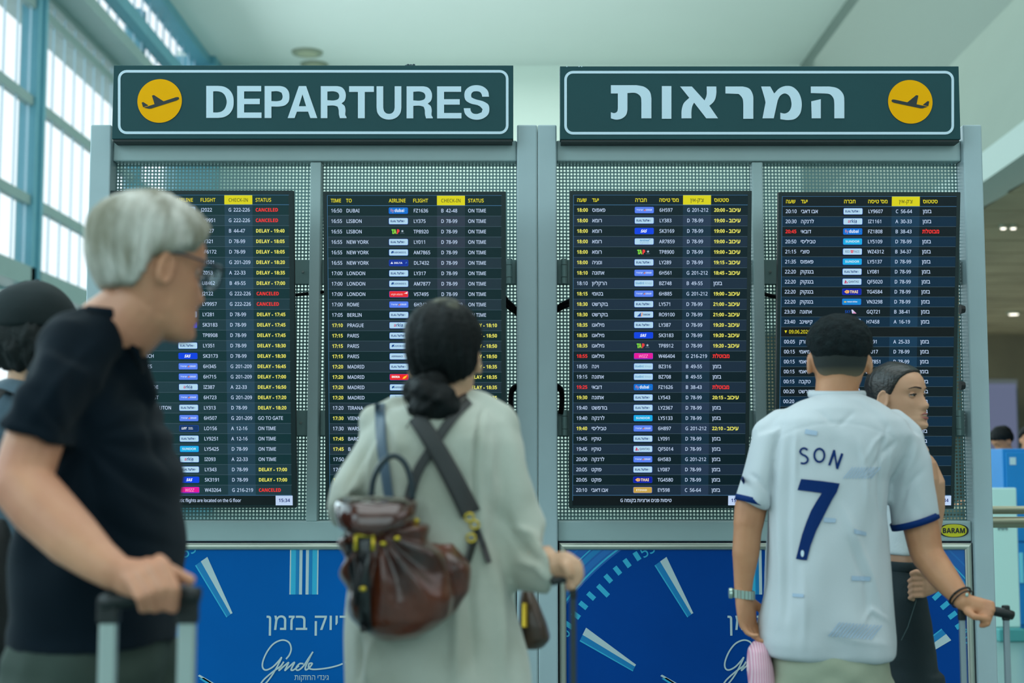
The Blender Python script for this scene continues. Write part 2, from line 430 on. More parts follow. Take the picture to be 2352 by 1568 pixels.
# ------------------------------------------------------------------ display stands
M_paint = mat('grey_paint', (166, 184, 188), rough=.38, var=.025, vs=5, bump=.03, bs=300)
M_paintd = mat('grey_paint_rail', (162, 182, 182), rough=.38, var=.02, vs=5)
M_alu = mat('satin_aluminium', (190, 192, 180), rough=.32, metal=.8)
M_perf = mat('perforated_steel', (96, 128, 128), rough=.42, metal=.3)
M_blk = mat('black_conduit', (14, 20, 22), rough=.5)
M_plate = mat('steel_plate', (112, 136, 134), rough=.5, metal=.2)
M_screw = mat('screw_steel', (170, 180, 175), rough=.3, metal=.9)
z_ = lambda py, Y=D: P(1176, py, Y).z
def xat(px, py, Y=D): return P(px, py, Y).x
ZT = z_(286)
def perf(x0, x1, z0, z1, y):                 # sheet of steel with round holes punched on a square grid
    pit = .01362; r = .0045; nx = int((x1-x0)/pit); nz = int((z1-z0)/pit)
    sx = (x1-x0)/nx; sz = (z1-z0)/nz; k = 8
    ang = np.radians(22.5+45*np.arange(8))
    cx = x0+(np.arange(nx)+.5)*sx; cz = z0+(np.arange(nz)+.5)*sz; CX, CZ2 = np.meshgrid(cx, cz)
    CX = CX.ravel(); CZ2 = CZ2.ravel(); n = len(CX)
    hx = r*np.cos(ang); hz = r*np.sin(ang)
    sq = np.array([(.5, .207), (.207, .5), (-.207, .5), (-.5, .207), (-.5, -.207), (-.207, -.5), (.207, -.5), (.5, -.207)])
    co = []; F = []
    V = np.zeros((n, 20, 3)); V[:, :, 1] = y
    V[:, :8, 0] = CX[:, None]+hx; V[:, :8, 2] = CZ2[:, None]+hz
    V[:, 8:16, 0] = CX[:, None]+sq[:, 0]*sx; V[:, 8:16, 2] = CZ2[:, None]+sq[:, 1]*sz
    cr = np.array([(.5, .5), (-.5, .5), (-.5, -.5), (.5, -.5)])
    V[:, 16:, 0] = CX[:, None]+cr[:, 0]*sx; V[:, 16:, 2] = CZ2[:, None]+cr[:, 1]*sz
    q = [(i, 8+i, 8+(i+1) % 8, (i+1) % 8) for i in range(8)]
    tr = [(8, 16, 9), (10, 17, 11), (12, 18, 13), (14, 19, 15)]
    base = np.arange(n)*20
    loops = np.concatenate([(base[:, None]+np.array(q).ravel()[None]), (base[:, None]+np.array(tr).ravel()[None])], axis=1)
    tot = np.tile(np.array([4]*8+[3]*4), n); st = np.concatenate([[0], np.cumsum(tot)[:-1]])
    me = bpy.data.meshes.new('perf'); me.vertices.add(n*20); me.vertices.foreach_set('co', V.ravel())
    me.loops.add(loops.size); me.loops.foreach_set('vertex_index', loops.ravel().astype(np.int32))
    me.polygons.add(len(tot)); me.polygons.foreach_set('loop_start', st.astype(np.int32)); me.update(); me.validate()
    return me
def conduit(pts, r, par, lbl='black corrugated conduit'):
    pts = [P(*p) for p in pts]; sp = spline([tuple(p) for p in pts], 40); q = []; rad = []
    tot = 0
    for i, p in enumerate(sp): q.append(Vector(p)); rad.append(r*(1.0 if i % 2 else .72))
    m = MB(); m.tube(q, rad, 12); return obj('cable_conduit', m, M_blk, par, world=True, label=lbl)
def stand(name_lbl, xl, xl2, xr1, xr2, pan, mull, side):
    # xl..xl2 left post face, xr1..xr2 right post face at their tops (pixels)
    y0 = D; y1 = D+.11
    XL, XL2, XR1, XR2 = [xat(p, 290) for p in (xl, xl2, xr1, xr2)]
    r = thing('display_stand', name_lbl, 'display stand', (XL, D, 0))
    for a, b in ((XL, XL2), (XR1, XR2)):
        m = MB(); m.rbox((a, y0, 0), (b, y1, ZT), .006); obj('post', m, M_paint, r, world=True)
    yb = D+.03
    for pa, pb in ((322, 370), (1196, 1243)):
        m = MB(); m.rbox((XL2, yb, z_(pb, yb)), (XR1, y1, z_(pa, yb)), .006); obj('crossbeam', m, M_paintd, r, world=True)
    MX0, MX1 = xat(mull[0], 370, yb), xat(mull[1], 370, yb)
    zt, zb = z_(372, yb)+.0, z_(1197, yb)
    m = MB(); m.rbox((MX0, yb, zb), (MX1, y1, zt), .004); obj('mullion', m, M_paintd, r, world=True)
    yp = D+.085
    for (a, b, hs) in ((XL2, MX0, 0), (MX1, XR1, 1)):
        me = perf(a, b, zb-.01, zt+.01, yp); obj('perforated_panel', me, M_perf, r, world=True, kind='stuff')
        for pa, pb in ((597, 653), (942, 1000)):
            m = MB(); m.rbox((a+.002, yp-.012, z_(pb, yp)), (b-.002, yp-.004, z_(pa, yp)), .002); st = obj('mounting_strip', m, M_plate, r, world=True)
            zc = (z_(pb, yp)+z_(pa, yp))/2
            xs = a+.03 if hs else b-.03
            s = MB(); s.loft([((xs, yp-.011, zc), (.0055,0,0), (0,0,.0055)), ((xs, yp-.018, zc), (.005,0,0), (0,0,.005))], 10); obj('screw', s, M_screw, st, world=True, root=r)
            # hinge barrel near the outer post
            hx = b-.030 if hs else a+.030
            if True:
                h = MB(); zz0, zz1 = z_(pb, yp), z_(pa, yp); L = (zz1-zz0)
                for k, (f0_, f1_) in enumerate(((0, .24), (.26, .74), (.76, 1))):
                    h.loft([((hx, yp-.03, zz0+L*f0_), (.012,0,0), (0,.012,0)), ((hx, yp-.03, zz0+L*f1_), (.012,0,0), (0,.012,0))], 14)
                obj('hinge', h, M_plate, r, world=True)
    # base board behind the poster and the foot
    m = MB(); m.rbox((XL2, D+.05, .12), (XR1, y1, z_(1243, yb)+.002), .004); obj('lower_panel', m, mat('lower_dark', (30, 38, 40), rough=.5), r, world=True)
    m = MB(); m.rbox((XL+.002, D-.18, 0), (XR2-.002, D+.3, .035), .01); obj('floor_plate', m, M_plate, r, world=True)
    return r
sA = stand('grey steel stand holding the two English departure screens', 208, 256, 1187, 1233.6, None, (713, 738), 0)
sB = stand('grey steel stand holding the two Hebrew departure screens', 1234.8, 1278.5, 2211, 2255, None, (1727, 1752), 1)
conduit([(1150, 672, D+.04), (1166, 692, D+.05), (1178, 704, D+.05), (1192, 716, D+.05)], .011, sA)
conduit([(1150, 685, D+.04), (1166, 704, D+.05), (1178, 713, D+.05), (1192, 724, D+.05)], .009, sA)
conduit([(1175, 950, D+.05), (1173, 915, D+.04), (1178, 893, D+.04), (1195, 884, D+.05)], .0115, sA)
conduit([(660, 678, D+.05), (680, 677, D+.06), (709, 674, D+.06)], .008, sA)
conduit([(735, 671, D+.06), (755, 670, D+.06)], .008, sA)
conduit([(1318, 686, D+.04), (1296, 696, D+.05), (1285, 704, D+.05), (1272, 714, D+.05)], .010, sB)
conduit([(1318, 698, D+.04), (1296, 704, D+.05), (1285, 710, D+.05), (1272, 718, D+.05)], .009, sB)
conduit([(1288, 950, D+.05), (1291, 915, D+.04), (1287, 893, D+.04), (1270, 884, D+.05)], .0115, sB)
conduit([(1750, 674, D+.06), (1770, 679, D+.06), (1792, 684, D+.06)], .009, sB)
# tiny cable glands beside the last screen
for py in (710, 885):
    m = MB(); c = P(2205, py, D-.02); m.loft([(c, (0, .02, 0), (0, 0, .02)), (c+Vector((.018, 0, 0)), (0, .014, 0), (0, 0, .014))], 12); obj('cable_gland', m, M_blk, sB, world=True)
# dark crumbs of dust on top of the left sign come with the sign

def local(px, py, M):                        # pixel -> coordinates in a thing's own plane
    n = (M.to_3x3() @ Vector((0, 0, 1))); o = M.translation; d = RAY(px, py)
    t = (o-Vector((0, 0, CZ))).dot(n)/d.dot(n); q = M.inverted() @ (Vector((0, 0, CZ))+d*t)
    return q.x, q.y
# ------------------------------------------------------------------ header signs
M_signL = mat('sign_face', (26, 70, 74), rough=.5, spec=.25, var=.04, vs=3)
M_signR = mat('sign_face', (42, 76, 80), rough=.42)
M_white = mat('sign_white', (205, 224, 236), rough=.5)
M_yel = mat('sign_yellow', (255, 178, 0), rough=.6, spec=.1, var=.03, vs=3)
M_edge = mat('sign_edge', (20, 34, 34), rough=.5)
def smooth_loop(L, turn=52):
    n = len(L); out = []; T = []
    for i in range(n):
        a, b, c = Vector(L[i-1]), Vector(L[i]), Vector(L[(i+1) % n]); u, v = (b-a), (c-b)
        ang = math.degrees(u.angle(v)) if u.length and v.length else 0
        T.append((u.normalized()*v.length+v.normalized()*u.length).normalized() if 3 < ang < turn else None)
    for i in range(n):
        p, q = Vector(L[i]), Vector(L[(i+1) % n]); d = q-p; out.append(tuple(p))
        if T[i] is None and T[(i+1) % n] is None: continue
        t0 = (T[i] or d.normalized())*d.length; t1 = (T[(i+1) % n] or d.normalized())*d.length
        if T[i] is None and d.length > 25 or T[(i+1) % n] is None and d.length > 25: continue
        for k in (1, 2, 3):
            t = k/4; out.append(tuple(p*(2*t**3-3*t*t+1)+t0*(t**3-2*t*t+t)+q*(-2*t**3+3*t*t)+t1*(t**3-t*t)))
    return out
PL = [(657,700),(665,685),(690,674),(730,676),(1015,738),(1215,577),(1262,585),(1222,782),(1470,836),(1360,874),(1310,874),(720,750),(670,728)]
TL = [(1362,797),(1470,710),(1508,720),(1485,826)]
def jag(pts): return pts
LAT = {  # outlines in a 0..100 tall box, drawn bold
 'D': (82, [[(0,0),(34,0),(52,3),(66,12),(76,28),(79,50),(76,72),(66,88),(52,97),(34,100),(0,100)], [(20,17),(33,17),(44,20),(52,27),(57,38),(59,50),(57,62),(52,73),(44,80),(33,83),(20,83)]]),
 'E': (72, [[(0,0),(70,0),(70,17),(20,17),(20,43),(65,43),(65,60),(20,60),(20,83),(69,83),(69,100),(0,100)]]),
 'P': (76, [[(0,0),(20,0),(20,36),(44,36),(60,40),(70,50),(73,67),(70,84),(61,95),(46,100),(0,100)], [(20,53),(40,53),(49,56),(53,67),(50,79),(41,83),(20,83)]]),
 'A': (88, [[(0,0),(21,0),(28,20),(62,20),(69,0),(90,0),(56,100),(34,100)], [(34,37),(56,37),(45,74)]]),
 'R': (80, [[(0,0),(20,0),(20,39),(42,39),(51,36),(54,27),(55,12),(58,0),(78,0),(78,3),(75,8),(75,26),(72,38),(63,46),(72,54),(76,70),(73,85),(64,96),(50,100),(0,100)], [(20,56),(44,56),(53,60),(56,70),(52,79),(43,83),(20,83)]]),
 'T': (76, [[(27,0),(48,0),(48,82),(76,82),(76,100),(0,100),(0,82),(27,82)]]),
 'U': (80, [[(0,100),(0,34),(3,17),(12,5),(25,-2),(39,-4),(53,-2),(66,5),(75,17),(78,34),(78,100),(57,100),(57,34),(54,22),(48,16),(39,14),(30,16),(24,22),(21,34),(21,100)]]),
 'S': (76, [[(0,32),(4,15),(15,3),(38,-4),(61,2),(73,14),(76,29),(73,43),(63,51),(30,62),(23,66),(22,73),(26,82),(37,85),(49,82),(54,73),(55,68),(75,68),(72,85),(60,98),(38,104),(17,99),(5,87),(2,72),(6,57),(18,48),(48,38),(56,29),(53,19),(38,14),(26,17),(21,24),(20,32)]])}
HEBBIG = {
 'ת': [[(1403,196),(1462,196),(1482,201),(1493,212),(1496,226),(1496,272),(1473,272),(1473,236),(1471,222),(1463,215),(1441,214),(1441,252),(1438,264),(1429,272),(1415,275),(1403,272),(1403,258),(1411,260),(1417,257),(1419,250),(1419,215),(1403,215)]],
 'ו': [[(1520,198),(1542,198),(1542,273),(1520,273)]],
 'א': [[(1562,199),(1589,199),(1618,231),(1622,222),(1623,199),(1645,199),(1645,216),(1641,231),(1633,240),(1629,243),(1649,272),(1622,272),(1594,236),(1590,244),(1588,256),(1588,272),(1565,272),(1566,250),(1570,238),(1583,225)]],
 'ר': [[(1666,199),(1706,199),(1721,204),(1729,218),(1730,236),(1730,273),(1707,273),(1707,240),(1705,226),(1696,216),(1666,215)]],
 'מ': [[(1748,199),(1769,199),(1778,215),(1790,203),(1803,198),(1818,199),(1832,210),(1840,228),(1841,246),(1837,262),(1826,273),(1809,276),(1792,274),(1792,259),(1802,261),(1811,257),(1817,246),(1817,233),(1812,220),(1803,215),(1793,219),(1786,231),(1777,272),(1751,272),(1758,236),(1756,226)]],
 'ה': [[(1862,199),(1905,199),(1925,204),(1937,218),(1939,236),(1939,272),(1916,272),(1916,240),(1914,226),(1906,217),(1894,215),(1862,214)], [(1863,233),(1885,228),(1885,272),(1864,272)]]}
def sign(lbl, x0, x1, ya, yb, which):
    Ys = D-.045; TL0 = P(x0, ya, Ys); 
    r = thing('header_sign', lbl, 'sign', (TL0.x, Ys, P((x0+x1)/2, yb, Ys).z), RX)
    M = ROOTM[r]; W = P(x1, ya, Ys).x-TL0.x; H = P((x0+x1)/2, ya, Ys).z-M.translation.z
    f = lambda px, py: local(px, py, M)
    m = MB(); m.rbox((0, 0, -.05), (W, H, 0), .002); obj('sign_board', m, M_signL, r)
    m = MB(); m.rbox((.004, -.010, -.07), (W-.004, .004, -.006), .001); obj('bottom_lip', m, M_edge, r)
    def band(i0, i1):
        a = [f(*p) for p in rr(x0+i0[0], ya+i0[1], x1-i0[2], yb-i0[3], 20)]
        b = [f(*p) for p in rr(x0+i1[0], ya+i1[1], x1-i1[2], yb-i1[3], 14)]
        return a, b
    a, b = band((10, 11, 11, 11), (16, 17, 17, 17)); m = MB(); m.poly([a, b], .0015); obj('border_line', m, M_white, r)
    dw = 2090.5 if which else 367; yc = 234 if which else 232; dr = 52
    cc = f(dw, yc); R = dr/S(Ys)
    for rad, mm, zz, nm in ((R*1.015, M_edge, .0012, 'disc_outline'), (R, M_yel, .0022, 'yellow_disc')):
        m = MB(); m.poly([[(cc[0]+rad*math.cos(t*math.pi/32), cc[1]+rad*math.sin(t*math.pi/32)) for t in range(64)]], zz); obj(nm, m, mm, r)
    m = MB()
    for L in (PL, TL):
        q = []
        for x, y in L:
            X = 1980+x*240/2352; Y_ = 160+y*160/1568
            if not which: X, Y_ = 367-(X-2092.5), Y_-1.5
            if not which:      # the left plane climbs a little more steeply
                ca, sa = math.cos(-.10), math.sin(-.10); dx, dy = X-367, Y_-233; X, Y_ = 367+dx*ca-dy*sa, 233+dx*sa+dy*ca
            q.append(f(X, Y_))
        m.poly([q], .0032)
    obj('airplane_symbol', m, M_edge, r)
    if not which:
        spec = [('D',474,537),('E',545,601),('P',608,665),('A',661,729),('R',737,796),('T',802,859),('U',865,922),('R',934,994),('E',1004,1060),('S',1065,1124)]
        for i, (c, a_, b_) in enumerate(spec):
            m = MB(); wd, L = LAT[c]; xs_ = [p[0] for p in L[0]]; w0, w1 = min(xs_), max(xs_)
            yt, yb_ = 197.5+i*.15, 271+i*.15
            m.poly([[f(a_+(x-w0)/(w1-w0)*(b_-a_), yb_-(y/100)*(yb_-yt)) for x, y in smooth_loop(q)] for q in L], .0025); obj('letter', m, M_white, r)
    else:
        for c, L in HEBBIG.items():
            m = MB()
            for q in L: m.poly([[f(x, y) for x, y in smooth_loop(q)]], .0025)
            obj('letter', m, M_white, r)
    if not which:
        for k in range(9):
            m = MB(); x, y = f(932+k*2.2, ya); m.ell((x, y+.003+.002*(k % 3), -.02-.004*(k % 2)), (.006, .005, .006), n=7); obj('dust_lump', m, mat('dust', (70, 88, 92), rough=1), r)
    else:
        for k, px in enumerate((1302, 1330, 1336)):
            m = MB(); x, y = f(px, ya+1); m.ell((x, y, .001), (.003, .002, .001), n=6); obj('paint_chip', m, M_white, r)
    return r
sign('dark teal DEPARTURES sign with yellow airplane disc at its left', 261, 1179, 150, 319, 0)
sign('dark teal Hebrew sign with yellow airplane disc at its right', 1286, 2202, 152, 320, 1)
# ------------------------------------------------------------------ flight displays
WT = (196, 216, 245); YE = (232, 228, 96); RE = (245, 48, 44); HD = (226, 214, 30); LN = (60, 104, 140)
BAD = {  # badge: background, list of (text, x, y, cap, colour, bold, shear, xs); y from badge centre, unit = photo px
 'ly': ((176, 214, 236), [('ELAL', 3.4, -2.2, 4.5, (18, 50, 120), .05, 0, 1.0), ('לעלא', 18, -2.2, 4.2, (18, 50, 120), .05, 0, 1.1), ('-', 34, -.4, 4, (18, 50, 120), .02, 0, 1.6), ('-', 34, -2.2, 4, (18, 50, 120), .02, 0, 1.6)]),
 'sas': ((0, 62, 224), [('SAS', 13, -3.2, 6.4, (235, 245, 255), .05, .35, .95)]),
 'ark': ((176, 214, 236), [('a', 10, -2.8, 7, (190, 60, 110), .03, 0, 1.0), ('rkia', 15.2, -2.8, 7, (16, 50, 120), .03, 0, 1.0), ('היקרא', 24, -6.3, 2, (16, 50, 120), 0, 0, .9)]),
 'isr': ((88, 128, 236), [('לריארשי', 3.5, -1.5, 3.2, (210, 225, 255), .02, .2, .98), ('ISRAIR', 25, -1.6, 3.7, (210, 225, 255), .03, .25, .92)]),
 'tap': (None, [('T', 6, -4.8, 9.5, (120, 220, 60), .07, 0, .8), ('A', 10.5, -4.8, 9.5, (150, 210, 60), .07, 0, .8), ('P', 17.5, -4.8, 9.5, (240, 60, 60), .07, 0, .9)]),
 'sun': ((20, 170, 224), [('SUNDOR', 5, -2, 4.6, (220, 240, 250), .02, 0, 1.35), ('-', 28.5, 1.4, 4, (220, 240, 250), 0, 0, .9)]),
 'fly': ((0, 112, 206), [('fly', 3.2, -2.8, 6.5, (240, 150, 110), -.005, 0, 1.0), ('dubai', 13, -2.8, 6.5, (230, 240, 255), .035, 0, 1.0), ('-', 38.5, 0, 3, (240, 150, 110), .02, 0, 1)]),
 'aer': ((176, 214, 236), [('AEROMEXICO.', 12, -1.8, 3.9, (18, 60, 130), .03, 0, .84)]),
 'del': ((10, 44, 150), [('DELTA', 11, -2, 4, (225, 235, 255), .04, 0, 1.25)]),
 'vir': ((228, 36, 44), [('virgin atlantic', 3.5, -2.2, 4, (240, 230, 235), 0, .2, .9)]),
 'ibe': ((232, 30, 34), [('IBERIA', 4, -1.6, 4.4, (240, 240, 240), .06, 0, 1.0)]),
 'af': ((176, 214, 236), [('AIRFRANCE', 4, -1.8, 3.8, (18, 50, 120), .04, 0, 1.0), ('/', 32, -1.6, 3.4, (230, 50, 60), .03, .4, 1), ('/', 35, -1.6, 3.4, (150, 170, 190), 0, .4, 1)]),
 'arg': ((176, 214, 236), [('Aerolineas', 11, .6, 4, (30, 130, 190), .03, .25, .85), ('Argentinas', 11, -4.6, 4, (120, 170, 200), 0, .25, .85)]),
 'blu': ((176, 214, 236), [('blueBird', 2.4, -1.8, 4.6, (40, 130, 190), .02, 0, .85), ('Airways', 24, -1.8, 4.6, (110, 150, 180), -.005, 0, .8)]),
 'tar': ((176, 214, 236), [('TAROM', 18.5, -2, 3.8, (20, 60, 120), .05, .25, 1.0)]),
 'wiz': ((230, 0, 150), [('WIZZ', 10, -3.5, 7, (250, 190, 235), -.008, .2, 1.05)]),
 'lot': ((6, 46, 98), [('LOT', 4, -2.3, 5, (235, 240, 250), .06, .25, .95), ('POLISH', 20, .6, 2, (220, 230, 240), .03, .2, 1.1), ('AIRLINES', 20, -2.4, 2, (220, 230, 240), .03, .2, .95)]),
 'qan': ((176, 214, 236), [('QANTAS', 13.5, -2, 4.4, (20, 50, 100), .02, 0, 1.1)]),
 'tha': ((8, 20, 160), [('THAI', 17, -3.2, 6.4, (250, 220, 160), .04, 0, 1.0)]),
 'eti': ((196, 160, 70), [('ETIHAD', 6, -2.2, 4.4, (240, 235, 220), .03, 0, 1.3)]),
 'red': ((176, 214, 236), [('RED', 4.5, -2.4, 5, (20, 50, 100), 0, 0, .95), ('W', 17.6, -2.4, 5, (228, 30, 60), .12, 0, .95), ('INGS', 24, -2.4, 5, (20, 50, 100), 0, 0, .95)]),
 'vie': ((10, 132, 206), [('Vietnam Airlines', 11, -1.2, 2.8, (235, 240, 250), .03, 0, .85)]),
 'sky': (None, [('SKY', 6, -3, 6.5, (20, 70, 160), .03, 0, .95)]),
 'aze': ((176, 214, 236), [('AZERBAIJAN', 15.5, -.3, 3, (60, 120, 150), 0, 0, .95), ('AIRLINES', 21, -3.6, 2, (60, 120, 150), 0, 0, .9)]),
 'oth': ((176, 214, 236), []),
}
def badge_extra(k, M, T):
    q = lambda pts, col: M.poly([[T(*p) for p in pts]], .0016, glow(col))
    if k == 'tap':
        c = (30.5, 1)
        q([(c[0]+(3.4 if i % 2 == 0 else 1.6)*math.sin(i*math.pi/5), c[1]+(3.4 if i % 2 == 0 else 1.6)*math.cos(i*math.pi/5)) for i in range(10)], (170, 190, 205))
        q([(26, -4.2), (35, -4.2), (35, -3.6), (26, -3.6)], (110, 130, 150))
    if k == 'isr':
        for i, col in enumerate(((70, 60, 160), (60, 150, 150), (240, 120, 60), (220, 80, 90), (250, 180, 80))):
            a = i*2*math.pi/5+math.pi/2; x, y = 22.4+1.5*math.cos(a), .2+1.5*math.sin(a); q([(x-1, y-.9), (x+1, y-.9), (x+.9, y+.9), (x-.9, y+.9)], col)
    if k == 'aer': q([(4, -1), (6, 3), (11, 3.4), (10, 1), (11.5, -2), (7.5, -.6), (7, -3)], (24, 70, 140))
    if k == 'del': q([(3, -2), (9, -2), (6, 3)], (225, 235, 255)); q([(37, -2), (41, 0), (40, 3), (38, 2)], (70, 120, 200))
    if k == 'vir': q([(33, 1), (42, 6), (41, 0.5), (37, 1.5)], (245, 235, 235))
    if k == 'ibe': q([(29, -4.5), (31, 0), (40, 5), (38.5, 0), (34, -4)], (250, 170, 30)); q([(31, -2.5), (33, 1), (37, 2), (35, -2)], (250, 215, 60))
    if k == 'arg': q([(31, 5.2), (35, 3.8), (36.5, 5)], (30, 130, 190))
    if k == 'tar': q([(6, -4.5), (15, 4.8), (15, -4.5)], (20, 70, 160)); q([(15.5, -4.5), (17, 4.8), (19, 4.8), (17.5, -4.5)], (240, 140, 90))
    if k == 'wiz': q([(0.8, -6.4), (42.2, -6.4), (42.2, -5), (0.8, -5)], (90, 30, 190))
    if k == 'qan': q([(4, -4), (6, 4), (8, 2), (13, -3), (10, -3.5)], (200, 20, 80)); q([(7, -3), (8, 1), (11, -2.4)], (176, 214, 236))
    if k == 'tha':
        q([(4, 0), (9, 4), (15, 3), (16, 0), (15, -3), (9, -4)], (250, 190, 90)); q([(7, 0), (10, 2), (12, 0), (10, -2)], (200, 60, 140))
        q([(11, .6), (14, 2.2), (14.6, .6)], (60, 40, 160)); q([(11, -.6), (14, -2.2), (14.6, -.6)], (60, 40, 160))
    if k == 'vie': q([(4, -1.4), (5, 1.4), (7, .6), (8.5, 1.4), (9.6, -1.4)], (250, 200, 40))
    if k == 'sky': q([(21, 5), (24, 5), (33, -4), (23, -4)], (200, 200, 230)); q([(24, -4), (27, 1), (33, -4)], (230, 120, 180))
    if k == 'aze': q([(8, -3), (12.5, 4.5), (12, -1)], (50, 170, 190)); q([(4, -1), (6, -4), (10, -4.6), (12, -2.5), (10, -3.6), (6.5, -3)], (110, 160, 190))
    if k == 'oth': q([(33, -3), (35, 0), (38, 3), (36, -1)], (30, 40, 90))
EN_H = ['TIME', 'TO', 'AIRLINE', 'FLIGHT', 'CHECK-IN', 'STATUS']
HE_H = ['העש', 'דעי', 'הרבח', "הסיט 'סמ", 'ןיא-ק\'צ', 'סוטטס']
def DL(t): return ('DELAY - '+t, YE, 1)
CN = ('CANCELED', RE, 1); OT = ('ON TIME', WT, 0)
G22, D78, G29, G21 = 'G 222-226', 'D 78-99', 'G 201-209', 'G 201-212'
S1 = [('1', RE, '', 'aze', 'J2022', G22, CN), ('', WT, '', 'ly', 'LY9951', G22, CN), ('', WT, '', 'oth', 'A3527', 'B 44-47', DL('19:40')), ('', WT, '', 'ly', 'LY321', D78, DL('18:05')),
 ('', WT, '', 'oth', 'AF6172', D78, DL('18:05')), ('', WT, '', 'isr', '6H501', G29, DL('18:20')), ('', WT, '', 'oth', ' Z053', 'A 22-33', DL('18:35')), ('', WT, '', 'oth', 'U8462', 'B 49-55', DL('17:00')),
 ('', WT, '', 'aze', 'J2122', G22, CN), ('', WT, '', 'ly', 'LY9957', G22, CN), ('', WT, '', 'ly', 'LY281', D78, DL('17:45')), ('', WT, '', 'sas', 'SK3183', D78, DL('17:45')),
 ('', WT, '', 'tap', 'TP8908', D78, DL('17:45')), ('', WT, 'MUNICH', 'ly', 'LY351', D78, DL('18:30')), ('', WT, 'MUNICH', 'sas', 'SK3173', D78, DL('18:30')), ('', WT, 'NAPLES', 'isr', '6H345', G29, DL('16:45')),
 ('', WT, 'SOFIA', 'isr', '6H715', G29, DL('17:00')), ('', WT, 'BELGRADE', 'ark', 'IZ387', 'A 22-33', DL('16:50')), ('', WT, 'BUDAPEST', 'isr', '6H723', G29, DL('17:20')), ('', WT, 'LONDON LUTON', 'ly', 'LY313', D78, DL('18:20')),
 ('', WT, '', 'isr', '6H507', G29, ('GO TO GATE', WT, 0)), ('', WT, '', 'lot', 'LO156', 'A 12-16', OT), ('', WT, '', 'ly', 'LY9251', 'A 12-16', OT), ('', WT, '', 'sun', 'LY5425', D78, OT),
 ('', WT, '', 'ark', 'IZ093', 'A 22-33', OT), ('', WT, '', 'ly', 'LY343', D78, DL('17:00')), ('', WT, '', 'sas', 'SK3191', D78, DL('17:00')), ('', WT, '', 'wiz', 'W43264', 'G 216-219', CN)]
S2 = [('16:50', WT, 'DUBAI', 'fly', 'FZ1636', 'B 42-48', OT), ('16:55', WT, 'LISBON', 'ly', 'LY375', D78, OT), ('16:55', WT, 'LISBON', 'tap', 'TP8920', D78, OT), ('16:55', WT, 'NEW YORK', 'ly', 'LY011', D78, OT),
 ('16:55', WT, 'NEW YORK', 'aer', 'AM7865', D78, OT), ('16:55', WT, 'NEW YORK', 'del', 'DL7432', D78, OT), ('17:00', WT, 'LONDON', 'ly', 'LY317', D78, OT), ('17:00', WT, 'LONDON', 'aer', 'AM7877', D78, OT),
 ('17:00', WT, 'LONDON', 'vir', 'VS7495', D78, OT), ('17:00', WT, 'ROME', 'isr', '6H343', G29, OT), ('17:05', WT, 'BERLIN', 'ly', 'LY', '', OT), ('17:10', YE, 'PRAGUE', 'ark', '', '', DL('18:10')),
 ('17:15', YE, 'PARIS', 'ly', '', '', DL('18:50')), ('17:15', YE, 'PARIS', 'aer', '', '', DL('18:50')), ('17:15', YE, 'PARIS', 'af', '', '', DL('18:50')), ('17:20', YE, 'MADRID', 'ly', '', '', DL('18:35')),
 ('17:20', YE, 'MADRID', 'ibe', 'IB', '', DL('18:35')), ('17:20', YE, 'MADRID', 'aer', '', '', DL('18:35')), ('17:20', YE, 'MADRID', 'arg', '', '', DL('18:35')), ('17:20', WT, 'TIRANA', None, '', '', None),
 ('17:30', YE, 'VIENNA', None, '', '', None), ('17:30', WT, 'WARSAW', None, '', '', None), ('17:45', YE, 'BARC', None, '', '', None), ('17:45', YE, 'B', None, '', '', None),
 ('17:50', WT, '', None, '', '', None), ('17:50', WT, '', None, '', '', None), ('17', YE, '', None, '', '', None), ('', WT, '', None, '', '', None)]
def HD_(t): return (t+' - '+'בוכיע', YE, 1)
BZ = ('ןמזב', WT, 0); MV = ('תלטובמ', RE, 1)
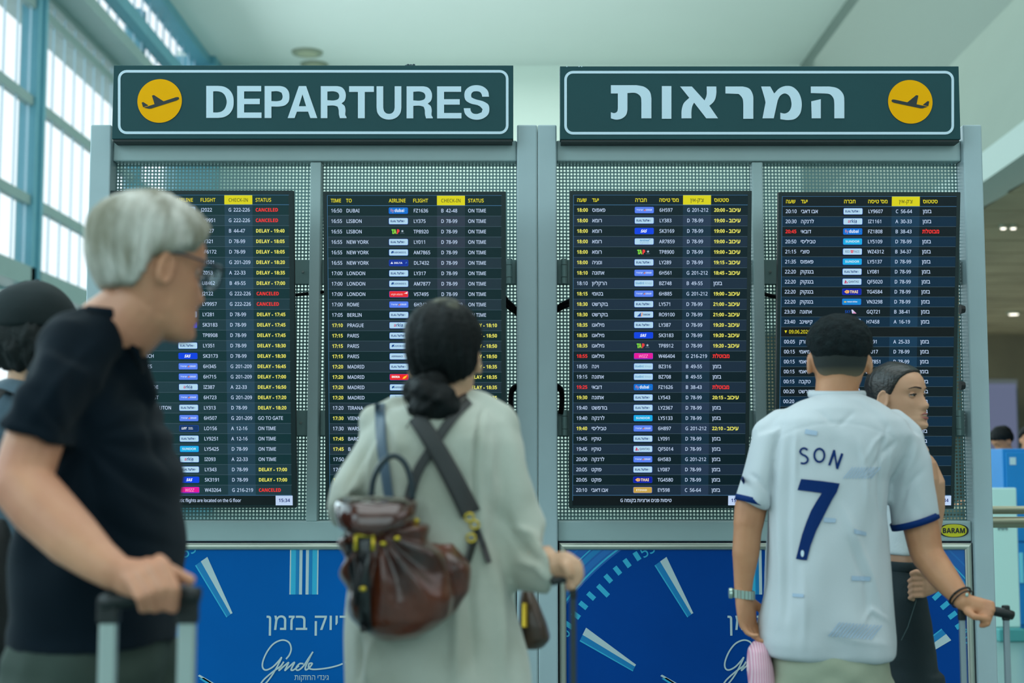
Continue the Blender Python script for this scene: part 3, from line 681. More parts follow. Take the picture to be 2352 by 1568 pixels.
S3 = [('18:00', YE, 'סופאפ', 'isr', '6H597', G21, HD_('20:00')), ('18:00', YE, 'אמור', 'ly', 'LY383', D78, HD_('19:00')), ('18:00', YE, 'אמור', 'sas', 'SK3169', D78, HD_('19:00')), ('18:00', YE, 'אמור', 'arg', 'AR7859', D78, HD_('19:00')),
 ('18:00', YE, 'אמור', 'tap', 'TP8900', D78, HD_('19:00')), ('18:00', YE, 'היצנו', 'ly', 'LY289', D78, HD_('19:15')), ('18:10', YE, 'הנותא', 'isr', '6H561', G21, HD_('18:45')), ('18:10', WT, 'ןוילקרה', 'blu', 'BZ748', 'B 49-55', BZ),
 ('18:15', YE, 'ימוטב', 'isr', '6H885', G21, HD_('19:00')), ('18:30', YE, 'טשרקוב', 'ly', 'LY571', D78, HD_('21:00')), ('18:30', YE, 'טשרקוב', 'tar', 'RO9100', D78, HD_('21:00')), ('18:35', YE, 'ונאלימ', 'ly', 'LY387', D78, HD_('19:20')),
 ('18:35', YE, 'ונאלימ', 'sas', 'SK3183', D78, HD_('19:20')), ('18:35', YE, 'ונאלימ', 'tap', 'TP8912', D78, HD_('19:20')), ('18:55', RE, 'ונאלימ', 'wiz', 'W46404', 'G 216-219', MV), ('18:55', WT, 'הניו', 'blu', 'BZ316', 'B 49-55', BZ),
 ('19:15', WT, 'הנותא', 'blu', 'BZ708', 'B 49-55', BZ), ('19:25', RE, 'יאבוד', 'fly', 'FZ1626', 'B 38-43', MV), ('19:30', YE, 'הנותא', 'ly', 'LY543', D78, HD_('20:15')), ('19:40', WT, 'טשפדוב', 'ly', 'LY2367', D78, BZ),
 ('19:40', WT, 'הקנרל', 'sun', 'LY5133', D78, BZ), ('19:40', YE, 'יסיליבט', 'isr', '6H897', G21, HD_('22:10')), ('19:45', WT, 'ויקוט', 'ly', 'LY091', D78, BZ), ('19:45', WT, 'ויקוט', 'qan', 'QF5014', D78, BZ),
 ('20:00', WT, 'הקנרל', 'isr', '6H583', G21, BZ), ('20:05', WT, 'טקופ', 'ly', 'LY087', D78, BZ), ('20:05', WT, 'טקופ', 'tha', 'TG4580', D78, BZ), ('20:10', WT, 'יבאד ובא', 'eti', 'EY598', 'C 56-64', BZ)]
S4 = [('20:10', WT, 'יבאד ובא', 'ly', 'LY9607', 'C 56-64', BZ), ('20:30', WT, 'הקנרל', 'ark', 'IZ1161', 'A 30-33', BZ), ('20:45', RE, 'יאבוד', 'fly', 'FZ1808', 'B 38-43', MV), ('20:50', WT, 'יסיליבט', 'sun', 'LY5109', D78, BZ),
 ('21:15', WT, "י'צוס", 'red', 'WZ4312', 'B 34-37', BZ), ('21:35', WT, 'סופאפ', 'sun', 'LY5137', D78, BZ), ('22:20', WT, 'קוקגנב', 'ly', 'LY081', D78, BZ), ('22:20', WT, 'קוקגנב', 'qan', 'QF5020', D78, BZ),
 ('22:20', WT, 'קוקגנב', 'tha', 'TG4584', D78, BZ), ('22:20', WT, 'קוקגנב', 'vie', 'VN3298', D78, BZ), ('23:30', WT, 'הנותא', 'sky', 'GQ721', 'B 38-41', BZ), ('23:40', WT, 'בנישיק', 'oth', 'H7458', 'A 16-19', BZ),
 'DATE', ('00:05', WT, 'קרוי', 'oth', 'IZ991', 'A 25-33', BZ), ('00:15', WT, 'ימאימ', 'ly', 'LY017', D78, BZ), ('00:15', WT, 'ימאימ', 'arg', 'AR7851', D78, BZ), ('00:15', WT, 'ימאימ', 'del', 'DL7437', '', BZ),
 ('00:15', WT, 'הבקט', 'oth', 'WZ', '', BZ), ('00:20', WT, 'טשרקוב', 'oth', 'RO', '', BZ), ('00:20', WT, '', 'oth', '', '', BZ), ('', WT, '', None, '', '', BZ), ('', WT, '', None, '', '', BZ),
 ('', WT, '', None, '', '', BZ), ('', WT, '', None, '', '', BZ), ('', WT, '', None, '', '', BZ)]+[('', WT, '', None, '', '', None)]*4
M_bez = mat('screen_bezel', (14, 34, 36), rough=.35)
M_case = mat('screen_case', (10, 16, 18), rough=.5)
def screen(lbl, xl, xr, yt, yb, sx, sy0, sy1, ybot, rows, heads, footer, dark, light, tint, pal, foot_y=(1137, 1160), hy=(448, 470), glowm=1.0):
    Yt, Yb = 5.30, 5.485
    T0 = P(xl, yt, Yt); W = P(xr, yt, Yt).x-T0.x
    B0 = P((xl+xr)/2, yb, Yb); up = (Vector((0, Yt, T0.z))-Vector((0, Yb, B0.z))); H = up.length; up.normalize()
    X = Vector((1, 0, 0)); N = X.cross(up)
    R = Matrix((X, up, N)).transposed()
    r = thing('flight_display', lbl, 'screen', Vector((T0.x, Yb, B0.z)), R, group='flight display screens'); M = ROOTM[r]; EO = 1.6 if heads is EN_H else 0; he = heads is HE_H
    k = W/(xr-xl)
    m = MB(); m.rbox((0, 0, -.035), (W, H, -.001), .003); m.rbox((W*.12, H*.1, -.055), (W*.88, H*.9, -.03), .01); obj('housing', m, M_case, r)
    x0 = (sx-xl)*k; x1 = x0+401*k                 # lit area
    ly = lambda py: local((xl+xr)/2, py, M)[1]
    yT, yB = ly(sy0), ly(sy1)
    bz = MB(); bz.poly([rr(0, 0, W, H, .003, 3), [(x0, yB), (x1, yB), (x1, yT), (x0, yT)]], .0005); obj('bezel', bz, M_bez, r)
    px = lambda x: x0+(x*1.004+EO)*k                         # x in photo pixels from the left of the lit area
    e = MB(); e.rect(x0, yB, x1, yT, -.0006); obj('panel', e, glow(dark), r)
    h0, h1 = ly(hy[1]), ly(hy[0])
    m = MB(); m.rect(x0, h0, x1, h1, 0); hb = obj('header_row', m, glow(dark), r)
    m = MB(); m.rect(px(251), h0, px(315), h1, .0006); obj('check_in_tab', m, glow((214, 208, 0)), hb)
    cap = 8.0*k
    xs_h = [8, 43, 141, 196, 0, 322]
    for i, s in enumerate(heads):
        m = MB()
        if i == 4: text(m, s, px(283), (h0+h1)/2-cap*.5, cap*.98, glow((70, 72, 8)), .012, .88, z=.0012, align='c')
        else: text(m, s, px(xs_h[i]), (h0+h1)/2-cap*.5, cap, glow(HD), .02, .88, z=.0012)
        obj('column_title', m, None, hb)
    m = MB()
    for (a, b, c, d) in ((px(0), h0-.0011, px(399), h0+.0011), (px(0), h1-.0005, px(399), h1+.0012), (px(0)-.0006, yB+.02, px(0)+.0014, h1)): m.rect(a, b, c, d, .0012)
    obj('frame_line', m, glow(LN), r)
    n = len(rows); f0, f1 = ly(foot_y[0]), ly(foot_y[1]); rh = (h0-f0)/n
    dk, lt, tk, tl = glow(dark), glow(light), glow(tint[0]), glow(tint[1]); lm = glow((70, 92, 104))
    for i, rw in enumerate(rows):
        y1_ = h0-i*rh; y0_ = y1_-rh; odd = i % 2 == 1
        m = MB()
        if rw == 'DATE': m.rect(px(0), y0_, x1, y1_, 0, glow((4, 6, 8)))
        else:
            A, B = (lt, tl) if odd else (dk, tk)
            has = rw[5] or rw[3]
            m.rect(px(0), y0_, px(251), y1_, 0, A); m.rect(px(251), y0_, px(315), y1_, 0, B if has else A); m.rect(px(315), y0_, x1, y1_, 0, A)
        m.rect(px(0), y0_-.0006, px(399), y0_+.0006, .0006, lm)
        ro = obj('flight_row', m, None, r)
        yc = (y0_+y1_)/2+.0006; m = MB(); yy = yc-cap/2
        if rw == 'DATE':
            text(m, '09.06.2026', px(19), yy, cap, glow(HD), .012, .86, z=.0012)
            m.poly([[(px(9), yc+3*k), (px(12), yc-3.4*k), (px(15), yc+3*k)]], .0012, glow(HD)); obj('lettering', m, None, ro); continue
        t, tc, dest, bd, fl_, gate, stt = rw
        def cell(nm, s_, x_, col, bo, kk=1.0):
            m = MB(); text(m, s_, px(x_), yy, cap*kk, glow(col), bo, .885, z=.0012)
            if m.v: obj(nm, m, None, ro)
        if t: cell('departure_time', t, 8, tc, .03 if tc != WT else .010, 1.02)
        if dest: cell('destination', dest, 43, WT, .010, .98 if he else 1)
        if fl_: cell('flight_number', fl_, 197, WT, .010)
        if gate:
            a, b = gate.split(' '); cell('gate_letter', a, 260, WT, .010); cell('gate_range', b, 271.5, WT, .010)
        if stt: cell('status', stt[0], 322, stt[1], .035 if stt[2] else .010)
        if bd:
            bgc, tx = BAD[bd]; m = MB(); T = lambda x, y: (px(141+x), yc+y*k)
            if bgc:
                a = T(-.6, -7.4); b = T(43.6, 7.4); m.rrect(a[0], a[1], b[0], b[1], 2.6*k, .0008, glow((20, 70, 200)), 3)
                a = T(0, -6.8); b = T(43, 6.9); m.rrect(a[0], a[1], b[0], b[1], 2.2*k, .0011, glow(bgc), 3)
            badge_extra(bd, m, T)
            for (s, x, y, c, col, bo, sh, xs) in tx:
                a = T(x, y); text(m, s, a[0], a[1], c*k, glow(col), bo, .86*xs, sh, .0018)
            obj('airline_badge', m, None, ro)
    m = MB(); m.rect(px(0), f1, x1, f0-.001, 0, glow((6, 16, 18) if heads is EN_H else (3, 6, 10))); m.rect(px(0), f0-.001, px(399), f0+.001, .0008, glow(LN))
    fo = obj('footer_bar', m, None, r)
    m = MB(); m.rect(px(361), f1, px(400.5), f0-.0015, .0010); obj('clock_tab', m, glow((186, 208, 240)), fo)
    m = MB(); text(m, '15:34', px(381), (f0+f1)/2-cap*.5, cap, glow((24, 36, 110)), .03, .95, z=.0016, align='c'); obj('clock_digits', m, None, fo); m = MB()
    if footer: text(m, footer[0], px(footer[1]), (f0+f1)/2-cap*.48, cap*.93, glow(WT), .012, .86 if he else .80, z=.0016, align=footer[2])
    if m.v: obj('footer_text', m, None, fo)
    m = MB(); m.rbox((-.0015, H*.1, -.02), (.0, H*.17, -.004), .0003); obj('side_catch', m, M_case, r)
    return r
screen('flight screen with many yellow DELAY and red CANCELED entries, behind the grey-haired man', 253.5, 673.5, 437.5, 1166, 261.5, 446, 1161, 0, S1, EN_H,
       ('Domestic flights are located on the G floor', 281, 'r'), (8, 44, 48), (24, 52, 60), ((26, 56, 72), (36, 66, 84)), 0)  # row colours include a painted teal lift for the hall's reflection
screen('flight screen opening with 16:50 DUBAI, behind the woman with the leather backpack', 742, 1162, 439.5, 1169, 750, 447.5, 1163, 0, S2, EN_H, None, (3, 32, 36), (26, 44, 54), ((26, 44, 54), (44, 54, 70)), 0, hy=(449, 472))  # hall reflection is painted into these row colours too
screen('flight screen opening with 18:00 in Hebrew, fully clear between post and jersey', 1309, 1726.8, 438, 1167, 1317, 446, 1161, 0, S3, HE_H, ('G הוקב תויצרא םינפ תוסיט'.replace('הוקב', 'המוקב'), 230, 'r'), (0, 22, 30), (20, 38, 56), ((14, 42, 60), (34, 52, 76)), 0, hy=(448, 470.5))
screen('flight screen opening with 20:10 in Hebrew, behind the man in the SON jersey', 1789, 2206, 441, 1168, 1796.7, 449, 1162, 0, S4, HE_H, None, (0, 12, 20), (0, 34, 58), ((4, 32, 50), (14, 52, 80)), 0, hy=(451, 474))

# ------------------------------------------------------------------ posters
M_pb = {0: mat('poster_blue', (0, 94, 172), rough=.6, spec=.08, var=.05, vs=2), 1: mat('poster_blue_deep', (0, 68, 150), rough=.6, spec=.08, var=.05, vs=2)}
CY = mat('print_cyan', (46, 176, 214), rough=.4); CYD = mat('print_cyan_dark', (0, 128, 190), rough=.4); PW = mat('print_pale', (190, 208, 212), rough=.4)
RB = mat('print_ring_light', (16, 110, 186), rough=.4); RB2 = mat('print_ring', (4, 96, 176), rough=.4)
def poster(lbl, xl, xr, cx, which):
    Yp = D+.028; yt, yb = 1246, 1860
    T0 = P(xl, yb, Yp); r = thing('poster_frame', lbl, 'poster', (P(xl, 1246, Yp).x, Yp, T0.z), RX); M = ROOTM[r]
    W = P(xr, 1246, Yp).x-T0.x+(P(xl, yb, Yp).x-P(xl, 1246, Yp).x); W = P(xr, 1246, Yp).x-P(xl, 1246, Yp).x; H = P(xl, yt, Yp).z-T0.z
    kk = 1/S(Yp)*1.0
    f = lambda x, y: local(x, y, M)
    c0 = f(cx, 1262); u = (f(cx+100, 1400)[0]-f(cx-100, 1400)[0])/200    # metres per photo pixel on this plane
    G = lambda dx, dy: (c0[0]+dx*u, c0[1]-(dy-1262)*u)                    # dx from clock centre, dy photo row
    m = MB(); m.box((0, 0, -.008), (W, H, 0)); obj('poster_sheet', m, M_pb[which], r)
    fr = .028
    def bar(pts, nm='frame_bar'):                # half-round aluminium snap frame, mitred
        m = MB(); (ax, ay), (bx, by), (nx, ny) = pts
        rings = []
        for e, (x, y) in enumerate(((ax, ay), (bx, by))):
            vs = []
            for i in range(9):
                t = math.pi*i/8; s = (1-math.cos(t))/2*fr
                tx, ty = (bx-ax), (by-ay); L = math.hypot(tx, ty); tx, ty = tx/L, ty/L
                mi_ = s if e == 0 else -s
                vs.append((x+nx*s+tx*mi_, y+ny*s+ty*mi_, .001+.011*math.sin(t)))
            rings.append(vs)
        n = 9; m.add(rings[0]+rings[1], [(i, i+1, n+i+1, n+i) for i in range(8)]+[tuple(range(8, -1, -1)), tuple(range(n, 2*n))])
        obj(nm, m, M_alu, r, smooth=False)
    bar(((0, H), (W, H), (0, -1))); bar(((W, 0), (0, 0), (0, 1))); bar(((0, 0), (0, H), (1, 0))); bar(((W, H), (W, 0), (-1, 0)))
    xlo, xhi = fr-.002, W-fr+.002; yhi = H-fr+.002; ylo = fr-.002
    bm_clip = []
    def flat(nm, loops, m, z):                   # printed shape, clipped to the sheet
        mm = MB(); mm.poly(loops, z, m); me = bpy.data.meshes.new('t'); me.from_pydata(mm.v, [], mm.f)
        bm = bmesh.new(); bm.from_mesh(me)
        for co, no in (((xlo,0,0),(-1,0,0)), ((xhi,0,0),(1,0,0)), ((0,yhi,0),(0,1,0)), ((0,ylo,0),(0,-1,0))):
            bmesh.ops.bisect_plane(bm, geom=bm.verts[:]+bm.edges[:]+bm.faces[:], plane_co=co, plane_no=no, clear_outer=True)
        if len(bm.faces): bm.to_mesh(me); obj(nm, me, m, r)
        bm.free()
    CYc = 1725
    def ring(r0, r1, m, z, nm='clock_ring'):
        for s_ in (0, 1):                        # two half rings
            a = [G(r1*math.sin(t), CYc-r1*math.cos(t)) for t in np.linspace(-1.75+1.75*s_, 1.75*s_, 50)]
            b = [G(r0*math.sin(t), CYc-r0*math.cos(t)) for t in np.linspace(1.75*s_, -1.75+1.75*s_, 50)]
            flat(nm, [a+b], m, z)
    ring(566, 700, RB2, .0004); ring(570, 574, CY, .0008); ring(578, 590, RB, .0008); ring(594, 606, CYD, .0008); ring(609, 612, CY, .0008); ring(628, 632, RB, .0008)
    for deg in list(range(-84, 85, 3)):
        if deg % 30 == 0: continue
        t = math.radians(deg); long = deg % 15 == 0; r0, r1 = (506, 540) if long else (524, 545); hw = 5.6
        si, co = math.sin(t), math.cos(t)
        pts = [(r0*si-hw*co, -r0*co-hw*si), (r1*si-hw*co, -r1*co-hw*si), (r1*si+hw*co, -r1*co+hw*si), (r0*si+hw*co, -r0*co+hw*si)]
        flat('minute_tick', [[G(x, CYc+y) for x, y in pts]], CY, .0007)
    def onring(x, y, t, rad):                    # point in a marker's own axes: x across, y outwards
        return G((rad+y)*math.sin(t)+x*math.cos(t), CYc-(rad+y)*math.cos(t)+x*math.sin(t))
    for deg, lab in ((-30, '55'), (-60, '50'), (30, '5'), (60, '10')):
        t = math.radians(deg); m = MB()
        text(m, lab, 0, 0, 24, CY, .01, .9, align='c', fn=lambda a, b: (a, b, 0))
        me = MB(); me.add([(*onring(v[0], v[1]-12, t, 534), .0008) for v in m.v], m.f, CY)
        mq = bpy.data.meshes.new('t'); mq.from_pydata(me.v, [], me.f); bm = bmesh.new(); bm.from_mesh(mq)
        for co_, no in (((xlo,0,0),(-1,0,0)), ((xhi,0,0),(1,0,0)), ((0,yhi,0),(0,1,0))):
            bmesh.ops.bisect_plane(bm, geom=bm.verts[:]+bm.edges[:]+bm.faces[:], plane_co=co_, plane_no=no, clear_outer=True)
        if len(bm.faces): bm.to_mesh(mq); obj('dial_numeral', mq, CY, r)
        bm.free()
        t2 = math.radians(deg*.95+(.6 if deg > 0 else -.6)*0)
        q = lambda pts: [onring(x, y, t2, 0) for x, y in pts]
        s = -1 if abs(deg) == 30 else 1
        flat('hour_marker', [q([(-17, 495), (17, 499), (9, 358), (-8, 356)])], CYD, .0007)
        flat('hour_marker_shine', [q([(-1, 497), (17, 499), (9, 358), (4, 358)])], PW, .0010)
        flat('hour_marker_edge', [q([(-17, 495), (-14, 495), (-5.5, 356), (-8, 356)])], CY, .0010)
    for s in (-1, 1):
        flat('hour_marker', [[G(s*4, 1240), G(s*4, 1364), G(s*33, 1364), G(s*33, 1240)]], PW, .0006)
        flat('hour_marker_core', [[G(s*11, 1240), G(s*11, 1364), G(s*30, 1364), G(s*30, 1240)]], CY, .0009)
        flat('hour_marker_core', [[G(s*11, 1240), G(s*11, 1364), G(s*19, 1364), G(s*19, 1240)]], CYD, .0012)
    flat('clock_hand', [[G(-240, 1548), G(-236, 1545), G(20, 1690), G(16, 1698)]], PW, .0009)
    flat('clock_hand', [[G(-237, 1554), G(-226, 1552), G(14, 1700), G(0, 1706)]], CY, .0009)
    def lettering(s, x, y, cap_, bo, xs=.9, al='r', gap=0):
        m = MB(); text(m, s, 0, 0, cap_*u, PW, bo, xs, align=al, gap=gap)
        b = G(x, y); m.v = [(v[0]+b[0], v[1]+b[1], .0012+v[2]) for v in m.v]; m.m = [0]*len(m.f); m.mats = [PW]; obj('slogan', m, PW, r)
    # slogan in three words, read right to left
    lettering('ןמזב קוידב', 140, 1444, 34, .004, .99)
    sig = [[(-92, 262), (-96, 258)],]
    def S_(pts): return [((x/4.04+400)-699, y/4.04+1180) for x, y in pts]
    strokes = [
      S_([(1055,1330),(1085,1290),(1098,1235),(1075,1180),(1015,1160),(940,1190),(880,1260),(840,1350),(838,1410),(870,1432),(930,1405),(985,1350),(1010,1320),(985,1375),(935,1465),(880,1540),(835,1580),(815,1575),(850,1520),(930,1450),(1000,1400),(1030,1360)]),
      S_([(1030,1360),(1005,1405),(990,1435),(1030,1400),(1075,1365),(1060,1400),(1045,1435),(1085,1400),(1125,1365),(1128,1372),(1108,1410),(1102,1432),(1125,1430),(1170,1395)]),
      S_([(1210,1375),(1180,1375),(1150,1405),(1150,1430),(1175,1430),(1215,1395),(1255,1335),(1298,1270)]),
      S_([(1298,1270),(1262,1340),(1235,1400),(1235,1430),(1265,1415),(1295,1375),(1268,1375),(1262,1410),(1290,1425),(1350,1425),(1450,1412),(1530,1392),(1573,1376)]),
      S_([(1603,1366),(1608,1362)])]
    m = MB()
    for k_, st in enumerate(strokes):
        sp = spline(st, 8) if len(st) > 2 else st
        for i_, q in enumerate(stroke([G(x, y) for x, y in sp], (3.6 if k_ < 4 else 4.6)*u)): m.poly([q], .0012+.000012*i_+.0004*(k_ % 3), PW)
    obj('signature_logo', m, PW, r)
    lettering('תוקזחה ידניג', 60, 1557, 11.2, .004, .86)
    return r
poster('blue clock poster in an aluminium frame, under the English screens', 257, 1186, 699, 0)
poster('blue clock poster in an aluminium frame, under the Hebrew screens', 1284, 2231, 1753, 1)
# oval maker's badge on the right stand
Yq = D+.0285; c = P(2190.5, 1218, Yq)
r = thing('oval_badge', 'yellow oval BARAM badge on the right grey crossbeam', 'badge', c, RX)
a, b = 34/S(D), 15.3/S(D)
def oval(k, clip): return [(max(-clip, min(clip, a*k*math.cos(t))), b*(k if k < 1 else 1.02)*math.sin(t)) for t in np.linspace(0, 2*math.pi, 49)[:-1]]
m = MB(); m.loft([(Vector((0, 0, -.004)), (a, 0, 0), (0, b, 0)), (Vector((0, 0, .002)), (a, 0, 0), (0, b, 0))], 40, 2.4); obj('black_plate', m, mat('badge_black', (16, 20, 14), rough=.4), r)
m = MB(); m.poly([[(a*.86*math.copysign(abs(math.cos(t))**.8, math.cos(t)), b*.93*math.copysign(abs(math.sin(t))**.9, math.sin(t))) for t in np.linspace(0, 2*math.pi, 49)[:-1]]], .003); obj('yellow_oval', m, mat('badge_yellow', (214, 204, 12), rough=.45), r)
m = MB(); text(m, 'BARAM', 0, -b*.36, b*.72, None, .045, .92, z=.004, align='c'); obj('lettering', m, mat('badge_black', (16, 20, 14)), r)
# ------------------------------------------------------------------ people
def skinmat(n, c, c2): 
    m = mat(n, c, rough=.5, rgb2=c2, vs=9, bump=.05, bs=120); m.node_tree.nodes['Principled BSDF'].inputs['Subsurface Weight'].default_value = .08
    m.node_tree.nodes['Principled BSDF'].inputs['Subsurface Radius'].default_value = (.01, .004, .002); return m
SK_GIRL = skinmat('skin_warm', (206, 156, 124), (194, 142, 110)); SK_OLD = skinmat('skin_ruddy', (206, 146, 112), (188, 124, 96)); SK_MID = skinmat('skin_olive', (200, 142, 104), (184, 124, 88))
SK_TAN = skinmat('skin_tan', (178, 122, 84), (164, 108, 72)); SK_FAIR = skinmat('skin_fair', (206, 160, 128), (196, 148, 116))
HT = np.array([  # z, half width, y front, y back   (metres from eye level, between the ears)
 (-.120, .012, .075, .050), (-.116, .026, .089, .030), (-.104, .038, .096, .012), (-.088, .048, .094, -.010), (-.066, .056, .091, -.038), (-.045, .061, .089, -.062),
 (-.022, .066, .087, -.082), (0, .070, .084, -.093), (.02, .073, .090, -.099), (.042, .0745, .090, -.101), (.062, .072, .083, -.097), (.082, .064, .068, -.086), (.098, .051, .046, -.066), (.110, .033, .020, -.040), (.117, .014, -.002, -.020)])
def headsurf(nu=72, nv=72, off=None, feat=True):
    t = np.linspace(0, 1, nv); s = (1-np.cos(t*math.pi))/2*.5+t*.5; z = -.120+s*(.237)
    w_ = np.interp(z, HT[:, 0], HT[:, 1]); yf = np.interp(z, HT[:, 0], HT[:, 2]); yb = np.interp(z, HT[:, 0], HT[:, 3])
    for a in (w_, yf, yb):
        for _ in range(3): a[1:-1] = .25*a[:-2]+.5*a[1:-1]+.25*a[2:]
    th = np.linspace(0, 2*math.pi, nu, endpoint=False)
    T, Z = np.meshgrid(th, z); W = w_[:, None]; F = yf[:, None]; B = yb[:, None]; Cc = np.minimum(np.maximum(-.012, B+.02), F-.02)
    ct, st = np.cos(T), np.sin(T)
    y = np.where(ct > 0, Cc+(F-Cc)*np.abs(ct)**.92, Cc-(Cc-B)*np.abs(ct)**.95); x = W*np.sign(st)*np.abs(st)**.9
    p = np.stack([x, y, Z], -1).reshape(-1, 3)
    g = lambda a, s_: np.exp(-(a/s_)**2)
    if feat:
        X, Y, Zz = p.T; fr = (Y > .02)*1.0; d = np.zeros(len(p))
        d += .022*g(X, .0118)*np.interp(Zz, [-.056, -.048, -.038, -.012, .012, .022], [0, .55, 1, .45, .12, 0])
        d += .006*(g(np.abs(X)-.012, .007))*g(Zz+.042, .010)
        d -= .0085*g(np.abs(X)-.031, .017)*g(Zz-.001, .013)
        d += .005*g(np.abs(X)-.03, .022)*g(Zz-.022, .008)
        d += .007*g(X, .020)*(g(Zz+.0655, .0055)+1.1*g(Zz+.079, .0065)) - .004*g(X, .019)*g(Zz+.0722, .0028)
        d += .006*g(X, .018)*g(Zz+.106, .012) - .003*g(X, .02)*g(Zz+.091, .006)
        d += .003*g(np.abs(X)-.045, .02)*g(Zz+.03, .02)
        p[:, 1] += d*fr
    if off is not None:
        c = np.array([0, -.01, -.01]); n = p-c*np.array([1, 1, 1]); n[:, 2] *= .8; n /= np.linalg.norm(n, axis=1)[:, None]
        p = p+n*off(p)[:, None]
    vs = [tuple(v) for v in p]; fs = []
    for k in range(nv-1):
        for i in range(nu): j = (i+1) % nu; fs.append((k*nu+i, k*nu+j, (k+1)*nu+j, (k+1)*nu+i))
    a = len(vs); vs += [tuple(p[:nu].mean(0)), tuple(p[-nu:].mean(0))]
    for i in range(nu): j = (i+1) % nu; fs.append((a, j, i)); fs.append((a+1, (nv-1)*nu+i, (nv-1)*nu+j))
    return vs, fs
def headM(c, phi, pitch=0, roll=0, sc_=1.0, wide=1.0, tall=1.0):
    f = math.radians(phi); B = Matrix(((math.sin(f), math.cos(f), 0), (-math.cos(f), math.sin(f), 0), (0, 0, 1)))
    R = B @ Matrix.Rotation(math.radians(pitch), 3, 'X') @ Matrix.Rotation(math.radians(roll), 3, 'Y')
    return Matrix.Translation(c) @ R.to_4x4() @ Matrix.Diagonal((sc_*wide, sc_, sc_*tall, 1))
def addh(M, H, vs, fs, m=None): M.add([H @ Vector(v) for v in vs], fs, m)
def head_skin(M, H, neck=None, nr=.058):
    vs, fs = headsurf(); addh(M, H, vs, fs)
    for s in (-1, 1):                          # ears
        c = H @ Vector((s*.0745, -.012, -.012)); R = H.to_3x3().normalized()
        E = R @ Matrix.Rotation(math.radians(s*22), 3, 'Z') @ Matrix.Rotation(math.radians(-10), 3, 'X')
        k = H.to_scale()[1]
        M.ell(c, (.007*k, .017*k, .031*k), E, 12)
        rim = [c+E @ Vector((s*.006*k, (.002+.016*math.cos(t))*k, .028*math.sin(t)*k)) for t in np.linspace(-1.9, 4.2, 14)]
        M.tube(rim, .0042*k, 8)
    if neck: M.limb(neck[0], neck[1], 18)
HS = {}
def patch(H, sel, off, n=110):
    if n not in HS:
        vs, fs = headsurf(n, n); HS[n] = (vs, [f for f in fs if len(f) == 4 and all(vs[i][1] > .025 and vs[i][2] < .05 for i in f)])
    vs, fs = HS[n]; ok = {}
    for i in {i for f in fs for i in f}: ok[i] = bool(sel(*vs[i]))
    keep = [f for f in fs if all(ok[i] for i in f)]
    used = sorted({i for f in keep for i in f}); mp = {u: k for k, u in enumerate(used)}; M = MB(); pts = []
    for u in used:
        v = Vector(vs[u]); pts.append(H @ (v+Vector((v.x*.4, 1, 0)).normalized()*off))
    M.add(pts, [tuple(mp[i] for i in f) for f in keep]); return M
def face(par, H, lipc=(176, 92, 80), browc=(40, 30, 26), off=.0015, lidm=None, mouth=False, fine=110):
    for s in (-1, 1):
        m = MB(); R = H.to_3x3().normalized(); k = H.to_scale()[1]
        c = H @ Vector((s*.031, .0672, 0)); m.ell(c, (.0122*k,)*3, R, 14); e = obj('eye', m, mat('eye_white', (150, 142, 134), rough=.2), par, world=True, smooth=True)
        m = MB(); m.ell(c+R @ Vector((s*.001, .0078*k, -.001)), (.0064*k, .0056*k, .0064*k), R, 10); obj('iris', m, mat('iris_dark', (34, 22, 16), rough=.1), e, world=True, root=root_of(e), smooth=True)
        for lo_, hi_, rr_ in ((.07, 1.0, .0131), (-1.0, -.30, .0130)):   # eyelids: parts of a slightly larger ball
            m = MB(); vs = []; n1, n2 = 7, 15
            for i in range(n1):
                ph = lo_+(hi_-lo_)*i/(n1-1)
                ph = ph*1.35
                for j in range(n2):
                    th_ = math.pi*(j/(n2-1)); vs.append(c+R @ Vector((rr_*k*math.cos(th_), rr_*k*math.sin(th_)*math.cos(ph), rr_*k*math.sin(th_)*math.sin(ph))))
            m.add(vs, [(i*n2+j, i*n2+j+1, (i+1)*n2+j+1, (i+1)*n2+j) for i in range(n1-1) for j in range(n2-1)]); obj('eyelid', m, lidm or SK_MID, par, world=True, smooth=True)
        # eyelid with lashes
        m = MB(); arc = [c+R @ Vector((.0145*k*math.cos(t), (.0132*math.sin(t)+.0006)*k, (.0022*math.sin(t))*k)) for t in np.linspace(.0, math.pi, 9)]
        m.tube(arc, [.0008, .0014, .0018, .002, .002, .002, .0018, .0014, .0008], 6); obj('eyelashes', m, mat('lash', (18, 14, 12)), par, world=True)
        lo = .017; m = patch(H, lambda x, y, z: y > .03 and .012 < s*x < .052 and abs(z-(.0205+.22*(s*x-.012)-4.0*max(0, s*x-.034)**1.5)) < .0032-.065*max(0, s*x-.030)-.04*max(0, .016-s*x), off, fine)
        if m.f: obj('eyebrow', m, mat('brow_%d' % browc[0], browc, rough=.9), par, world=True)
    md = -.0722; gp = .0048 if mouth else .0004
    lm_ = mat('lips_%d' % lipc[0], lipc, rough=.4); q = lambda x: 1-(abs(x)/.0235)**2
    for nm, fn_, mm in (('upper_lip', lambda x, y, z: y > .05 and abs(x) < .0235 and md+gp*q(x) < z < md+gp*q(x)+.0078*q(x), lm_), ('lower_lip', lambda x, y, z: y > .05 and abs(x) < .0235 and md-gp*q(x)-.0100*q(x) < z < md-gp*q(x), lm_),
                        ('mouth_opening', lambda x, y, z: mouth and y > .05 and abs(x) < .020 and md-gp*q(x) < z < md+gp*q(x), mat('mouth_dark', (30, 12, 12))), ('teeth', lambda x, y, z: mouth and y > .05 and abs(x) < .012 and md+gp*.25 < z < md+gp*.9, mat('teeth', (200, 200, 196)))):
        m = patch(H, fn_, off*(.6 if 'lip' in nm else (.3 if nm[0] == 'm' else .5)), fine)
        if m.f: obj(nm, m, mm, par, world=True, smooth=True)
